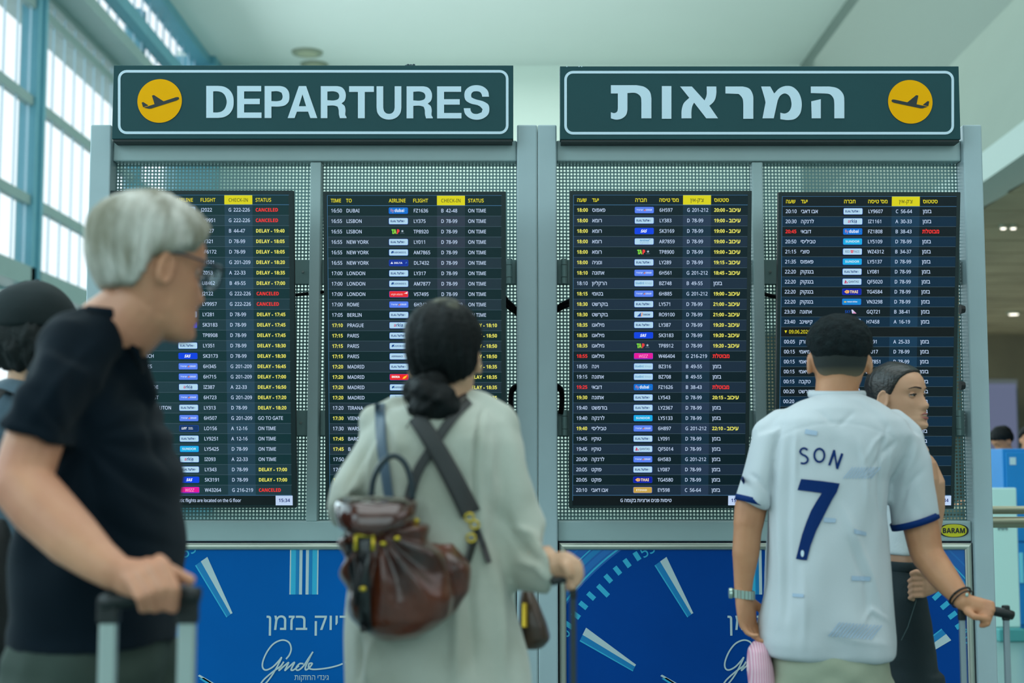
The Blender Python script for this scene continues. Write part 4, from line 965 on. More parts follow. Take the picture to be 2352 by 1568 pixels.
def root_of(o):
    while o.parent: o = o.parent
    return o
def hair(H, thick, zb, voxel=.005, disp=None, extra=None, iters=3, front=None, edge=.010, prof=None):
    # zb: hairline height as a function of y (front .. back), metres in head space
    ys, zs = zip(*zb)
    def off(p):
        lim = np.interp(p[:, 1], ys, zs); s = np.clip((p[:, 2]-lim)/edge, -1, 1)*.5+.5; s = s*s*(3-2*s)
        th = thick if prof is None else thick*np.interp(p[:, 2], *prof)
        return -.016+s*(th+.016)
    vs, fs = headsurf(96, 96, off, feat=False); M = MB(); addh(M, H, vs, fs)
    if extra: extra(M)
    return solid(M, voxel, iters, disp)
def strands(H, amp=.003, f=(60, 60, 9)):
    Hi = np.array(H.inverted())
    def d(co):
        q = co@Hi[:3, :3].T+Hi[:3, 3]; a = np.arctan2(q[:, 0], -q[:, 1]+.02)*.09; r = np.linalg.norm(q, axis=1)
        return amp*(vnoise(np.stack([a*f[0]*4, r*20, q[:, 2]*f[2]+vnoise(q*14)*.8], -1))+.6*vnoise(np.stack([a*f[0]*9, r*30, q[:, 2]*f[2]*2], -1)))
    return d
def finger(M, pts, r0, r1): 
    n = len(pts); M.limb([Vector(p) for p in pts], [r0+(r1-r0)*i/(n-1) for i in range(n)], 10)
def pose_hand(M, wrist, fwd, up, side, curl=(.3,.35,.4,.45), sc_=1.0, thumb=.5, spread=.06):
    # fwd: wrist -> knuckles, up: back of the hand, side +1 if the thumb lies towards fwd x up
    f = fwd.normalized(); u = (up-f*up.dot(f)).normalized(); t = f.cross(u)*side
    W = wrist; k = sc_
    M.loft([(W-f*.01*k, t*.027*k, u*.019*k), (W+f*.02*k, t*.034*k, u*.019*k), (W+f*.055*k, t*.041*k, u*.017*k), (W+f*.088*k, t*.041*k, u*.013*k), (W+f*.097*k, t*.034*k, u*.009*k)], 18, 2.4)
    for i, (o, L) in enumerate(((.031, .073), (.0105, .082), (-.0105, .076), (-.031, .060))):
        b = W+f*(.088-abs(o-.005)*.12)*k+t*o*k; c = curl[i]; pts = [b-f*.02*k, b]; a = 0; d = f; q = b
        for j, s in enumerate((.45, .31, .24)):
            a += c*(1.0, 1.15, .8)[j]*1.25
            d = (f*math.cos(a)-u*math.sin(a)+t*(o*spread*10)*math.cos(a)).normalized(); q = q+d*L*s*k; pts.append(q)
        finger(M, pts, .0098*k, .0072*k)
    b = W+f*.022*k+t*.026*k; d1 = (f*.62+t*.75-u*.25).normalized(); d2 = (f*.85+t*(.45-thumb*.5)-u*(.3+thumb*.3)).normalized()
    finger(M, [b, b+d1*.036*k, b+d1*.036*k+d2*.034*k, b+d1*.036*k+d2*.058*k], .0135*k, .0085*k)
def legs(M, hipL, hipR, foot, rt=.085, rk=.062, ra=.05, lean=(0, 0)):
    for h in (hipL, hipR):
        k = Vector((h.x+foot.x*.5, h.y+foot.y*.5, .48)); a = Vector((h.x+foot.x, h.y+foot.y, .10))
        M.limb([h, (h+k)/2+Vector((0, 0, 0)), k, (k+a)/2, a], [rt, rt*.88, rk, rk*.92, ra])
def shoes(par, pts, d, m):
    for p in pts:
        M = MB(); d = d.normalized(); s = d.cross(Vector((0, 0, 1)))
        M.loft([(p-d*.08+Vector((0,0,.045)), s*.03, Vector((0,0,.04))), (p-d*.04+Vector((0,0,.05)), s*.042, Vector((0,0,.05))), (p+d*.06+Vector((0,0,.04)), s*.045, Vector((0,0,.038))), (p+d*.14+Vector((0,0,.03)), s*.048, Vector((0,0,.028))), (p+d*.19+Vector((0,0,.022)), s*.03, Vector((0,0,.018)))], 16, 2.6)
        obj('shoe', M, m, par, world=True, smooth=True)
def rings(M, rows, Y, dep, phi=0, yoff=None, n=36, p=2.2):
    # rows: (photo row, left, right) silhouette; dep: half thickness in metres (number or list); phi leans the ellipse
    out = []
    for i, (py, xl, xr) in enumerate(rows):
        yy = Y+(yoff[i] if yoff else 0)
        a = P(xl, py, yy); b = P(xr, py, yy); c = (a+b)/2; hw = (b.x-a.x)/2; d = dep[i] if hasattr(dep, '__len__') else dep
        out.append((c, Vector((hw, 0, 0)), Vector((0, d, 0))))
    M.loft(out, n, p)
def strap(pts, wd, bvh, off, m, name, par, Yf, thick=.003, k=5, toward=None):
    # band lying on a surface: pts are photo pixels
    sp = spline(pts, k); M = MB(); rows = []
    for i, (x, y) in enumerate(sp):
        a = Vector(sp[max(i-1, 0)]); b = Vector(sp[min(i+1, len(sp)-1)]); t = (b-a).normalized(); n = Vector((-t.y, t.x))
        w_ = wd[0]+(wd[1]-wd[0])*i/(len(sp)-1) if hasattr(wd, '__len__') else wd
        r = []
        for s in (-.5, -.25, 0, .25, .5):
            r.append(onto(bvh, x+n.x*w_*s, y+n.y*w_*s, off, Yf))
        rows.append(r)
    # even out the distance along the strap
    for _ in range(3):
        for i in range(1, len(rows)-1):
            for j in range(5): rows[i][j] = rows[i][j]*.5+rows[i-1][j]*.25+rows[i+1][j]*.25
    d = Vector((0, -thick, 0)); vs = []
    for r in rows: vs += r+[q+d for q in r]
    fs = []
    for i in range(len(rows)-1):
        o = i*10; q = o+10
        for j in range(4): fs += [(o+j, o+j+1, q+j+1, q+j), (o+5+j, q+5+j, q+6+j, o+6+j)]
        fs += [(o, q, q+5, o+5), (o+4, o+9, q+9, q+4)]
    M.add(vs, fs); return obj(name, M, m, par, world=True, smooth=True, root=root_of(par))
def onto_poly(loops, bvh, off, m, name, par, Yf, grid=6):
    mm = MB(); mm.poly([[(x, -y) for x, y in L] for L in loops])
    me = bpy.data.meshes.new('t'); me.from_pydata(mm.v, [], mm.f); bm = bmesh.new(); bm.from_mesh(me)
    xs_ = [v.co.x for v in bm.verts]; ys_ = [v.co.y for v in bm.verts]
    for ax, lo, hi in ((0, min(xs_), max(xs_)), (1, min(ys_), max(ys_))):
        q = lo+grid
        while q < hi:
            co = [0, 0, 0]; no = [0, 0, 0]; co[ax] = q; no[ax] = 1
            bmesh.ops.bisect_plane(bm, geom=bm.verts[:]+bm.edges[:]+bm.faces[:], plane_co=co, plane_no=no); q += grid
    for v in bm.verts: v.co = onto(bvh, v.co.x, -v.co.y, off, Yf)
    bm.to_mesh(me); bm.free(); return obj(name, me, m, par, world=True, root=root_of(par))
def suitcase(lbl, gl, gr, gy, Y, cm, pole_m, grip_m, poles, gap=None, bodyz=(.06, .60), pw=.013, gh=.016, depth=.24, wid=.38, gy2=None):
    # telescopic handle: grip between two photo points, two tubes down to the case
    a = P(gl, gy, Y); b = P(gr, gy2 or gy, Y); c = (a+b)/2
    r = thing('suitcase', lbl, 'suitcase', (c.x, Y, 0))
    m = MB(); 
    m.tube([a+Vector((0, 0, -.004)), a+(b-a)*.12, c+Vector((0, 0, .004)), a+(b-a)*.88, b+Vector((0, 0, -.004))], [(gh*.9, gh*1.15), (gh, gh*1.2), (gh*.92, gh*1.1), (gh, gh*1.2), (gh*.9, gh*1.15)], 14, flat=(0, 0, 1)); g = obj('grip', m, grip_m, r, world=True, smooth=True)
    m = MB(); m.ell(a+(b-a)*.78+Vector((0, -.004, gh*.8)), (.012, .008, .004), n=8); obj('push_button', m, mat('button_grey', (60, 66, 66)), g, world=True, root=r)
    for px in poles:
        p = P(px, gy, Y); m = MB(); m.rbox((p.x-pw, Y-pw*.7, bodyz[1]-.02), (p.x+pw, Y+pw*.7, p.z+.002), .003); obj('pole', m, pole_m, r, world=True)
        m = MB(); m.rbox((p.x-pw*1.25, Y-pw*.95, p.z-.035), (p.x+pw*1.25, Y+pw*.95, p.z+.008), .004); obj('pole_collar', m, grip_m, r, world=True)
    x0 = c.x-wid/2; m = MB(); Y0_ = Y+.02-depth; m.rbox((x0, Y0_, bodyz[0]), (x0+wid, Y+.02, bodyz[1]), .035); sh = obj('shell', m, cm, r, world=True, smooth=False)
    for k in range(5):
        m = MB(); xx = x0+.06+k*(wid-.12)/4; m.rbox((xx-.008, Y0_-.006, bodyz[0]+.05), (xx+.008, Y0_+.006, bodyz[1]-.05), .003); obj('rib', m, cm, sh, world=True, root=r)
    for sx in (.05, wid-.05):
        for sy in (Y0_-Y+.04, -.02):
            m = MB(); m.loft([(Vector((x0+sx-.012, Y+sy, .028)), (0, .028, 0), (0, 0, .028)), (Vector((x0+sx+.012, Y+sy, .028)), (0, .028, 0), (0, 0, .028))], 16)
            w0 = obj('wheel', m, mat('rubber', (20, 22, 22), rough=.7), r, world=True)
            m = MB(); m.rbox((x0+sx-.018, Y+sy-.012, .03), (x0+sx+.018, Y+sy+.012, bodyz[0]+.02), .003); obj('wheel_fork', m, mat('rubber', (20, 22, 22)), w0, world=True, root=r)
    return r

def topx(co):
    y = co.y; z = co.z-CZ; f = y*math.cos(TH)+z*math.sin(TH); v = -y*math.sin(TH)+z*math.cos(TH)
    return 1176+FPX*co.x/f, 784-FPX*v/f
def tuck(me, cloth, sel, gap=.006, reach=.05):
    b = bvh_of(cloth)
    for v in me.vertices:
        x, y = topx(v.co)
        if not sel(x, y, v.co): continue
        h, n, i, d = b.find_nearest(v.co, reach)
        if h is None: continue
        if (v.co-h).dot(n) > -gap: v.co = h-n*gap
    me.update()
def drape(me, targets, sel, gap=.006, reach=.08):   # keep cloth outside what it covers
    b = bvh_of(targets)
    for v in me.vertices:
        x, y = topx(v.co)
        if not sel(x, y, v.co): continue
        h, n, i, d = b.find_nearest(v.co, reach)
        if h is not None and (v.co-h).dot(n) < gap: v.co = h+n*gap
    me.update()

def crease(co, lines):                        # soft grooves and ridges along lines given in photo pixels
    y = co[:, 1]; z = co[:, 2]-CZ; f = y*math.cos(TH)+z*math.sin(TH); v = -y*math.sin(TH)+z*math.cos(TH)
    q = np.stack([1176+FPX*co[:, 0]/f, 784-FPX*v/f], -1); out = np.zeros(len(co))
    for pts, w_, a in lines:
        dm = np.full(len(co), 1e9); fade = np.zeros(len(co)); n = len(pts)-1
        for i in range(n):
            p0, p1 = np.array(pts[i], float), np.array(pts[i+1], float); d = p1-p0; t = np.clip(((q-p0)@d)/(d@d), 0, 1)
            r = np.hypot(*(q-p0-t[:, None]*d).T); m_ = r < dm; dm[m_] = r[m_]; tt = (i+t)/n; fade[m_] = np.sin(np.clip(tt[m_]*.94+.03, 0, 1)*math.pi)**.6
        out += a*fade*np.exp(-(dm/w_)**2)
    return out

def tuck_obj(o, root, me, sel=lambda x, y, c: True, gap=.006, reach=.12):
    o.data.transform(ROOTM[root]); tuck(o.data, me, sel, gap, reach); o.data.transform(ROOTM[root].inverted())
# ---- grey-haired man in a navy T-shirt -------------------------------------------------
Y1 = 2.52
r1 = thing('person', 'grey-haired man in glasses and dark navy T-shirt, gripping a suitcase handle', 'person', (P(230, 1500, 2.6).x, 2.6, 0))
M = MB(); H = headM(P(347, 612, Y1), 40, -8, 0, 1.04)
nk = [P(346, 690, Y1+.0), P(298, 745, Y1+.01), P(246, 800, Y1+.03), P(200, 850, Y1+.05)]
head_skin(M, H, (nk, [.062, .062, .058, .06]))
M.limb([P(300, 700, Y1), P(240, 745, Y1+.02), P(205, 790, Y1+.03)], [.050, .052, .05])
rings(M, [(820, 150, 285), (900, 110, 320), (1050, 95, 365), (1250, 75, 380), (1450, 70, 370)], 2.62, .13)
sh = P(146, 880, 2.42); el = P(47, 1108, 2.34); wr_ = P(262, 1312, 2.26)
M.limb([sh, P(96, 960, 2.385), el], [.046, .049, .048])
M.limb([el, P(95, 1165, 2.32), P(170, 1240, 2.29), P(225, 1287, 2.27), wr_], [.050, .051, .045, .035, .030])
# right hand closed over the grip
Yh = 2.245
M.loft([(P(240, 1300, 2.265), P(240, 1270, 2.265)-P(240, 1300, 2.265), Vector((0, .022, 0))),
        (P(285, 1322, 2.255), P(297, 1280, 2.255)-P(285, 1322, 2.255), Vector((0, .024, 0))),
        (P(325, 1330, Yh), P(340, 1284, Yh)-P(325, 1330, Yh), Vector((0, .019, 0))),
        (P(360, 1322, Yh), P(378, 1282, Yh)-P(360, 1322, Yh), Vector((0, .015, 0))),
        (P(385, 1312, Yh), P(394, 1290, Yh)-P(385, 1312, Yh), Vector((0, .012, 0)))], 18)
for (kx, ky, mx, my, tx, ty) in ((300, 1330, 322, 1372, 330, 1402), (325, 1318, 350, 1362, 356, 1402), (352, 1304, 378, 1352, 378, 1398), (380, 1296, 404, 1352, 398, 1404)):
    finger(M, [P(kx-14, ky-12, Yh+.002), P(kx, ky, Yh-.016), P(mx, my, Yh-.034), P(tx, ty-4, Yh-.016), P(tx-3, ty-10, Yh+.012)], .0100, .0082)
finger(M, [P(360, 1300, Yh+.02), P(392, 1312, Yh+.024), P(420, 1326, Yh+.012), P(438, 1332, Yh+.004)], .014, .0095)
# left arm hangs in front, out of sight
M.limb([P(245, 850, 2.76), P(265, 1020, 2.80), P(300, 1180, 2.76), P(330, 1290, 2.70)], [.05, .045, .040, .03])
pose_hand(M, P(330, 1290, 2.70), Vector((.2, -.1, -1)), Vector((.5, .5, 0)), 1)
legs(M, P(150, 1500, 2.52), P(290, 1500, 2.72), Vector((.02, 0, 0)), .075, .055, .045)
bmesh1 = solid(M, .0040, 3)
face(r1, H, (170, 100, 88), (150, 150, 145), lidm=SK_OLD)
M_grey = mat('grey_hair', (206, 200, 190), rough=.85, rgb2=(132, 126, 108), vs=22, stretch=(1, 1, .35), bump=.35, bs=110)
hz = [(-.13, -.052), (-.08, -.052), (-.045, -.050), (-.03, .0), (0, .012), (.02, .020), (.045, .03), (.06, .055), (.075, .07), (.1, .085)]
hm = hair(H, .017, hz, .005, strands(H, .0035), prof=([-.1, 0, .06, .12], [.75, 1.1, 1.25, .8]))
obj('hair', hm, M_grey, r1, world=True, smooth=True)
# glasses
g = MB(); R_ = H.to_3x3().normalized(); hp = lambda x, y, z: H @ Vector((x, y, z))
g.tube([hp(.079, -.015, .012), hp(.082, .01, .016), hp(.077, .07, .014), hp(.070, .100, .010)], [.0022, .0022, .0028, .003], 8)
g.tube([hp(-.079, -.015, .012), hp(-.082, .01, .016), hp(-.077, .07, .014), hp(-.070, .100, .010)], [.0022, .0022, .0028, .003], 8)
gf = obj('glasses', g, mat('glasses_frame', (26, 34, 48), rough=.3), r1, world=True, smooth=True, label='dark thin-rimmed glasses')
for s in (-1, 1):
    g = MB(); ring_ = [hp(s*.038+.030*math.copysign(abs(math.cos(t))**.8, math.cos(t)), .106-.35*abs(s*.038+.030*math.cos(t))**1.25*.6, .000+.021*math.sin(t)) for t in np.linspace(0, 2*math.pi, 29)]
    g.tube(ring_, .0017, 6); obj('rim', g, mat('glasses_frame', (26, 34, 48)), gf, world=True, root=r1)
    g = MB(); g.add(ring_[:-1]+[hp(s*.038, .1045, 0)], [(i, (i+1) % 28, 28) for i in range(28)]); obj('lens', g, GLASS, gf, world=True, root=r1)
g = MB(); g.tube([hp(-.011, .107, .006), hp(0, .109, .010), hp(.011, .107, .006)], .0016, 6); obj('bridge', g, mat('glasses_frame', (26, 34, 48)), gf, world=True, root=r1)
# T-shirt
M_navy = mat('navy_cotton', (5, 19, 29), rough=.9, spec=.15, var=.12, vs=5, sheen=.04, bump=.06, bs=60)
M = MB()
rings(M, [(742, 192, 246), (770, 160, 276), (805, 130, 298), (850, 104, 318), (920, 88, 342), (1000, 78, 380), (1080, 70, 402), (1150, 60, 411), (1250, 50, 408), (1350, 42, 402), (1420, 36, 397), (1478, 34, 390)], 2.62,
      [.10, .17, .20, .205, .20, .19, .19, .19, .19, .185, .18, .18], p=2.3)
M.limb([P(228, 770, 2.5), P(186, 796, 2.47), P(150, 860, 2.43)], [.050, .058, .062]); M.limb([P(218, 742, 2.52), P(176, 768, 2.5), P(146, 812, 2.46)], [.040, .044, .052])
SL_ = ([(P(168, 830, 2.43), P(106, 806, 2.43)-P(168, 830, 2.43), Vector((0, .070, 0))), (P(142, 886, 2.41), P(82, 860, 2.41)-P(142, 886, 2.41), Vector((0, .080, 0))),
        (P(114, 948, 2.40), P(52, 922, 2.40)-P(114, 948, 2.40), Vector((0, .086, 0))), (P(92, 1006, 2.385), P(18, 974, 2.385)-P(92, 1006, 2.385), Vector((0, .088, 0)))]); M.loft(SL_, 28, 2.9)
M.limb([P(240, 830, 2.70), P(250, 910, 2.76), P(262, 985, 2.80)], [.06, .06, .055])
M.limb([P(210, 742, 2.52), P(256, 768, 2.53), P(296, 838, 2.56), P(320, 900, 2.6)], [.040, .050, .044, .034])
def d1(co):
    d = .006*vnoise(co*np.array([5, 5, 9])+vnoise(co*3)[:, None]*1.2)+.004*vnoise(co*np.array([9, 9, 26])+3)
    # folds fanning from the armpit to the belly
    c = np.array(P(200, 1010, 2.45)); q = co-c; ang = np.arctan2(q[:, 2], q[:, 0]); rr_ = np.hypot(q[:, 0], q[:, 2])
    d = d+crease(co, [([(60, 980), (150, 860), (215, 790)], 14, .006), ([(150, 1015), (230, 920), (270, 830)], 16, -.007), ([(200, 1050), (300, 1130), (400, 1180)], 12, .005), ([(180, 1150), (290, 1230), (400, 1260)], 13, -.005), ([(330, 900), (345, 1000), (385, 1090)], 10, -.005)])
    return d+.006*np.sin(ang*11+vnoise(co*5)*1.5)*np.exp(-((rr_-.18)/.13)**2)
tee = solid(M, .007, 4, d1); tuck(bmesh1, tee, lambda x, y, c: (800 < y < 935+.40*max(0, x) and x < 330) or 960 < y < 1150 and x > 160 or y > 1380 and x < 400 and c.y > 2.36); body = obj('body', bmesh1, SK_OLD, r1, world=True, smooth=True); obj('t_shirt', tee, M_navy, r1, world=True, smooth=True)
M = MB(); M.tube([P(200, 708, 2.48), P(254, 716, 2.475), P(290, 764, 2.485), P(312, 806, 2.50), P(328, 862, 2.56)], [.006, .008, .008, .008, .006], 10); obj('collar', M, M_navy, r1, world=True, smooth=True)
M_olive = mat('olive_trousers', (44, 58, 50), rough=.8, var=.15, vs=6, bump=.08, bs=40)
M = MB(); rings(M, [(1430, 58, 372), (1500, 56, 378), (1580, 66, 374), (1640, 74, 370)], 2.63, [.175, .19, .19, .18])
legs(M, P(140, 1560, 2.55), P(300, 1560, 2.72), Vector((.02, 0, 0)), .118, .092, .078)
tr1 = solid(M, .009, 4, folds(7, 7, 16, .007)); tuck_obj(body, r1, tr1, lambda x, y, c: c.z < 1.02 and y > 1440 and c.y > 2.36)
obj('trousers', tr1, M_olive, r1, world=True, smooth=True)
shoes(r1, [Vector((P(140, 1560, 2.55).x+.02, 2.55, 0)), Vector((P(300, 1560, 2.72).x+.02, 2.72, 0))], Vector((1, .4, 0)), mat('shoe_black', (22, 22, 22), rough=.5))
suitcase('grey-poled suitcase handle gripped by the grey-haired man', 236, 458, 1380, 2.285, mat('case_charcoal', (40, 46, 48), rough=.4), mat('pole_satin', (176, 188, 184), rough=.35, metal=.5), mat('grip_black', (16, 22, 22), rough=.5), (251, 431), gy2=1364, pw=.0135, bodyz=(.06, .62))

# ---- person in a dark cap at the left edge ---------------------------------------------
Yc = 3.45
r2 = thing('person', 'person in dark baseball cap and grey shirt, behind the grey-haired man', 'person', (P(80, 1400, Yc).x, Yc, 0))
M = MB(); H2 = headM(P(80, 775, Yc), 70, -4, 0, 1.0)
head_skin(M, H2, ([P(78, 830, Yc), P(70, 900, Yc+.01), P(60, 950, Yc+.02)], [.058, .058, .07]))
rings(M, [(950, -60, 190), (1050, -70, 200), (1250, -50, 180), (1450, -40, 180)], Yc+.02, .11)
for s in (-1, 1):
    a = P(65+s*150, 970, Yc); M.limb([a, a+Vector((s*.03, .0, -.28)), a+Vector((s*.02, .10, -.52))], [.055, .044, .03]); pose_hand(M, a+Vector((s*.02, .10, -.52)), Vector((0, .3, -1)), Vector((s, 0, 0)), s)
legs(M, P(10, 1450, Yc), P(130, 1450, Yc), Vector((0, 0, 0)), .08, .055, .045)
obj('body', solid(M, .006, 4), SK_FAIR, r2, world=True, smooth=True); face(r2, H2)
M_dhair = mat('dark_brown_hair', (16, 22, 22), rough=.8, bump=.5, bs=90, var=.3, vs=20)
hm = hair(H2, .026, [(-.13, -.105), (-.05, -.095), (-.02, -.05), (.0, .0), (.04, .03), (.1, .07)], .006, strands(H2, .008, (20, 20, 24)), prof=([-.1, -.02, .02, .06], [1.2, 1.1, .5, .2]))
obj('hair', hm, M_dhair, r2, world=True, smooth=True)
M_cap = mat('dark_cap', (6, 24, 26), rough=.85, var=.15, vs=8, bump=.08, bs=80)
def capoff(p):
    lim = np.interp(p[:, 1], [-.13, 0, .1], [-.002, .012, .03]); s = np.clip((p[:, 2]-lim)/.007, -1, 1)*.5+.5; return -.016+s*(.022+.016)
vs, fs = headsurf(96, 96, capoff, False); M = MB(); addh(M, H2, vs, fs); cm_ = solid(M, .005, 4, folds(12, 12, 12, .0025)); cap_ = obj('cap', cm_, M_cap, r2, world=True, smooth=True)
M = MB(); b = []
for k in range(9):
    t = (k-4)/4; b.append((H2 @ Vector((t*.078, .085-.05*t*t, .030)), H2 @ Vector((t*.062, .175-.045*t*t, .024-.012*t*t))))
for k in range(8):
    (a0, a1), (b0, b1) = b[k], b[k+1]; u = Vector((0, 0, .004)); M.add([a0, a1, b1, b0, a0+u, a1+u, b1+u, b0+u], [(0,3,2,1), (4,5,6,7), (0,1,5,4), (1,2,6,5), (2,3,7,6), (3,0,4,7)])
obj('brim', M, M_cap, cap_, world=True, root=r2)
M = MB(); M.ell(H2 @ Vector((0, -.008, .1385)), (.008, .008, .005), n=8); obj('button', M, M_cap, cap_, world=True, root=r2)
for k in range(6):
    a = k*math.pi/3+.3; pts = []
    for t in np.linspace(.12, 1.35, 8):
        d = Vector((math.sin(a)*math.sin(t), math.cos(a)*math.sin(t), math.cos(t))); pts.append(H2 @ (Vector((0, -.008, .01))+Vector((d.x*.0955, d.y*.1155, d.z*.1275))))
    M = MB(); M.tube(pts, .0016, 5); obj('seam', M, M_cap, cap_, world=True, root=r2)
M_slate = mat('slate_shirt', (78, 100, 114), rough=.85, var=.1, vs=6, sheen=.2)
M = MB(); rings(M, [(868, 20, 118), (895, -40, 170), (935, -95, 215), (1000, -105, 230), (1150, -85, 215), (1400, -75, 205), (1430, -70, 200)], Yc+.03, [.07, .11, .14, .145, .14, .14, .14])
for s in (-1, 1):
    a = P(65+s*128, 945, Yc); M.limb([a, a+Vector((s*.05, 0, -.13)), a+Vector((s*.055, .01, -.24))], [.075, .068, .062])
obj('shirt', solid(M, .009, 4, folds(6, 6, 12, .006)), M_slate, r2, world=True, smooth=True)
M = MB(); rings(M, [(1400, -70, 200), (1480, -75, 205), (1560, -70, 200)], Yc+.03, .14); legs(M, P(0, 1520, Yc), P(130, 1520, Yc), Vector((0, 0, 0)), .1, .08, .07)
obj('trousers', solid(M, .01, 4), mat('black_trousers', (16, 20, 22), rough=.85), r2, world=True, smooth=True)
shoes(r2, [Vector((P(0, 1520, Yc).x, Yc, 0)), Vector((P(130, 1520, Yc).x, Yc, 0))], Vector((.2, 1, 0)), mat('shoe_black', (22, 22, 22)))
# black bag hanging in front of the dark trousers at the very left edge
rb = thing('shoulder_bag', 'black bag hanging at the left edge below the grey shirt', 'bag', P(-20, 1500, 3.2)); M = MB()
rings(M, [(1190, -110, 12), (1230, -125, 20), (1330, -130, 24), (1480, -130, 30), (1540, -120, 22)], 3.2, [.03, .045, .055, .055, .045], p=3); obj('bag_body', solid(M, .008, 3, folds(8, 8, 8, .004)), mat('bag_black', (12, 18, 20), rough=.6), rb, world=True, smooth=True)
M = MB(); M.tube([P(-100, 1200, 3.2), P(-70, 1080, 3.2), P(-40, 940, 3.22), P(0, 895, 3.28), P(25, 905, 3.4)], [(.016, .004)]*5, 10, flat=(1, 0, 0)); obj('strap', M, mat('bag_black', (12, 18, 20)), rb, world=True, smooth=True)
# ---- woman with the leather backpack ---------------------------------------------------
Y3 = 2.97
r3 = thing('person', 'woman with dark hair in a low bun and beige linen coat, seen from behind', 'person', (P(1010, 1500, Y3).x, Y3, 0))
M = MB(); H3 = headM(P(1024, 824, Y3), 80, 2, -5, .94, .96)
head_skin(M, H3, ([P(1020, 860, Y3), P(1018, 915, Y3), P(1012, 960, Y3)], [.052, .053, .07]))
rings(M, [(950, 930, 1100), (1000, 860, 1150), (1150, 850, 1130), (1400, 830, 1150), (1500, 830, 1160)], Y3, .09)
eL, wL = P(790, 1135, Y3-.05), P(850, 1190, Y3+.28)
M.limb([P(865, 985, Y3), P(820, 1060, Y3-.03), eL], [.05, .045, .04]); M.limb([eL, (eL+wL)/2, wL], [.04, .036, .027])
pose_hand(M, wL, Vector((.4, 1, .5)), Vector((-.5, 0, 1)), -1)
eR, wR = P(1205, 1255, Y3-.02), P(1272, 1300, Y3-.12)
M.limb([P(1130, 985, Y3), P(1165, 1110, Y3), eR], [.05, .045, .04]); M.limb([eR, P(1240, 1280, Y3-.07), wR], [.038, .032, .025])
# right hand curled over the handle
fw = (P(1320, 1308, Y3-.14)-wR).normalized()
pts0 = [(P(1282, 1298, Y3-.13), Vector((0, .016, 0)), Vector((0, 0, .028))), (P(1302, 1300, Y3-.135), Vector((0, .02, 0)), Vector((0, 0, .031))), (P(1320, 1304, Y3-.14), Vector((0, .017, 0)), Vector((0, 0, .027)))]
M.loft([(P(1262, 1300, Y3-.11), Vector((0, .018, 0)), Vector((0, 0, .024)))]+pts0, 16)
for (a_, b_, c_, d_) in (((1308, 1283), (1328, 1290), (1334, 1308), (1322, 1322)), ((1310, 1296), (1333, 1305), (1336, 1322), (1320, 1334)), ((1308, 1308), (1330, 1320), (1329, 1336), (1314, 1345)), ((1300, 1318), (1320, 1334), (1316, 1348), (1302, 1350))):
    finger(M, [P(*a_, Y3-.14), P(*b_, Y3-.15), P(*c_, Y3-.158), P(*d_, Y3-.135)], .0098, .0078)
finger(M, [P(1284, 1288, Y3-.12), P(1300, 1300, Y3-.165), P(1306, 1318, Y3-.168)], .0115, .009)
legs(M, P(930, 1500, Y3), P(1080, 1500, Y3), Vector((0, 0, 0)), .08, .05, .04)
b3 = solid(M, .0048, 4)
M_linen = mat('beige_linen', (196, 198, 186), rough=.9, rgb2=(170, 170, 156), vs=5, bump=.10, bs=120, sheen=.2)
M = MB()
rings(M, [(908, 985, 1070), (922, 925, 1115), (940, 880, 1145), (970, 850, 1162), (1020, 840, 1168), (1080, 832, 1165), (1150, 825, 1158), (1220, 815, 1158), (1300, 806, 1168), (1400, 799, 1190), (1500, 797, 1206), (1620, 793, 1216), (1780, 788, 1226)], Y3,
      [.06, .10, .125, .14, .15, .152, .155, .16, .165, .17, .175, .18, .18], p=2.4)
M.limb([P(1050, 935, Y3+.01), P(1105, 942, Y3), P(1138, 975, Y3)], [.042, .046, .056])
M.limb([P(975, 940, Y3+.01), P(910, 945, Y3), P(868, 975, Y3)], [.036, .040, .050])
M.loft([(P(1128, 970, Y3), Vector((.048, 0, .02)), Vector((0, .07, 0))), (P(1140, 1030, Y3), Vector((.054, 0, .012)), Vector((0, .075, 0))), (P(1148, 1100, Y3), Vector((.056, 0, .012)), Vector((0, .075, 0))), (P(1165, 1180, Y3), Vector((.060, 0, .02)), Vector((0, .075, 0))),
        (P(1190, 1250, Y3-.01), Vector((.056, 0, .045)), Vector((0, .075, 0))), (P(1222, 1292, Y3-.05), Vector((.022, 0, .066)), Vector((0, .07, 0))), (P(1255, 1308, Y3-.09), Vector((-.006, 0, .060)), Vector((0, .055, 0))), (P(1272, 1308, Y3-.11), Vector((-.008, 0, .040)), Vector((0, .042, 0)))], 24)
M.loft([(P(1215, 1300, Y3-.05), Vector((.03, 0, 0)), Vector((0, .05, 0))), (P(1232, 1345, Y3-.06), Vector((.028, 0, 0)), Vector((0, .045, 0))), (P(1240, 1374, Y3-.06), Vector((.010, 0, 0)), Vector((0, .03, 0)))], 16)
M.loft([(P(868, 975, Y3), Vector((.045, 0, .02)), Vector((0, .06, 0))), (P(848, 1030, Y3-.02), Vector((.045, 0, .02)), Vector((0, .065, 0))), (P(822, 1090, Y3-.04), Vector((.05, 0, .025)), Vector((0, .07, 0))), (P(805, 1135, Y3-.05), Vector((.045, 0, .03)), Vector((0, .075, 0))), (P(808, 1180, Y3), Vector((.04, 0, .03)), Vector((0, .08, 0))), (P(840, 1200, Y3+.12), Vector((.03, 0, 0)), Vector((0, .02, .06))), (P(852, 1195, Y3+.22), Vector((.028, 0, 0)), Vector((0, .02, .045)))], 24)
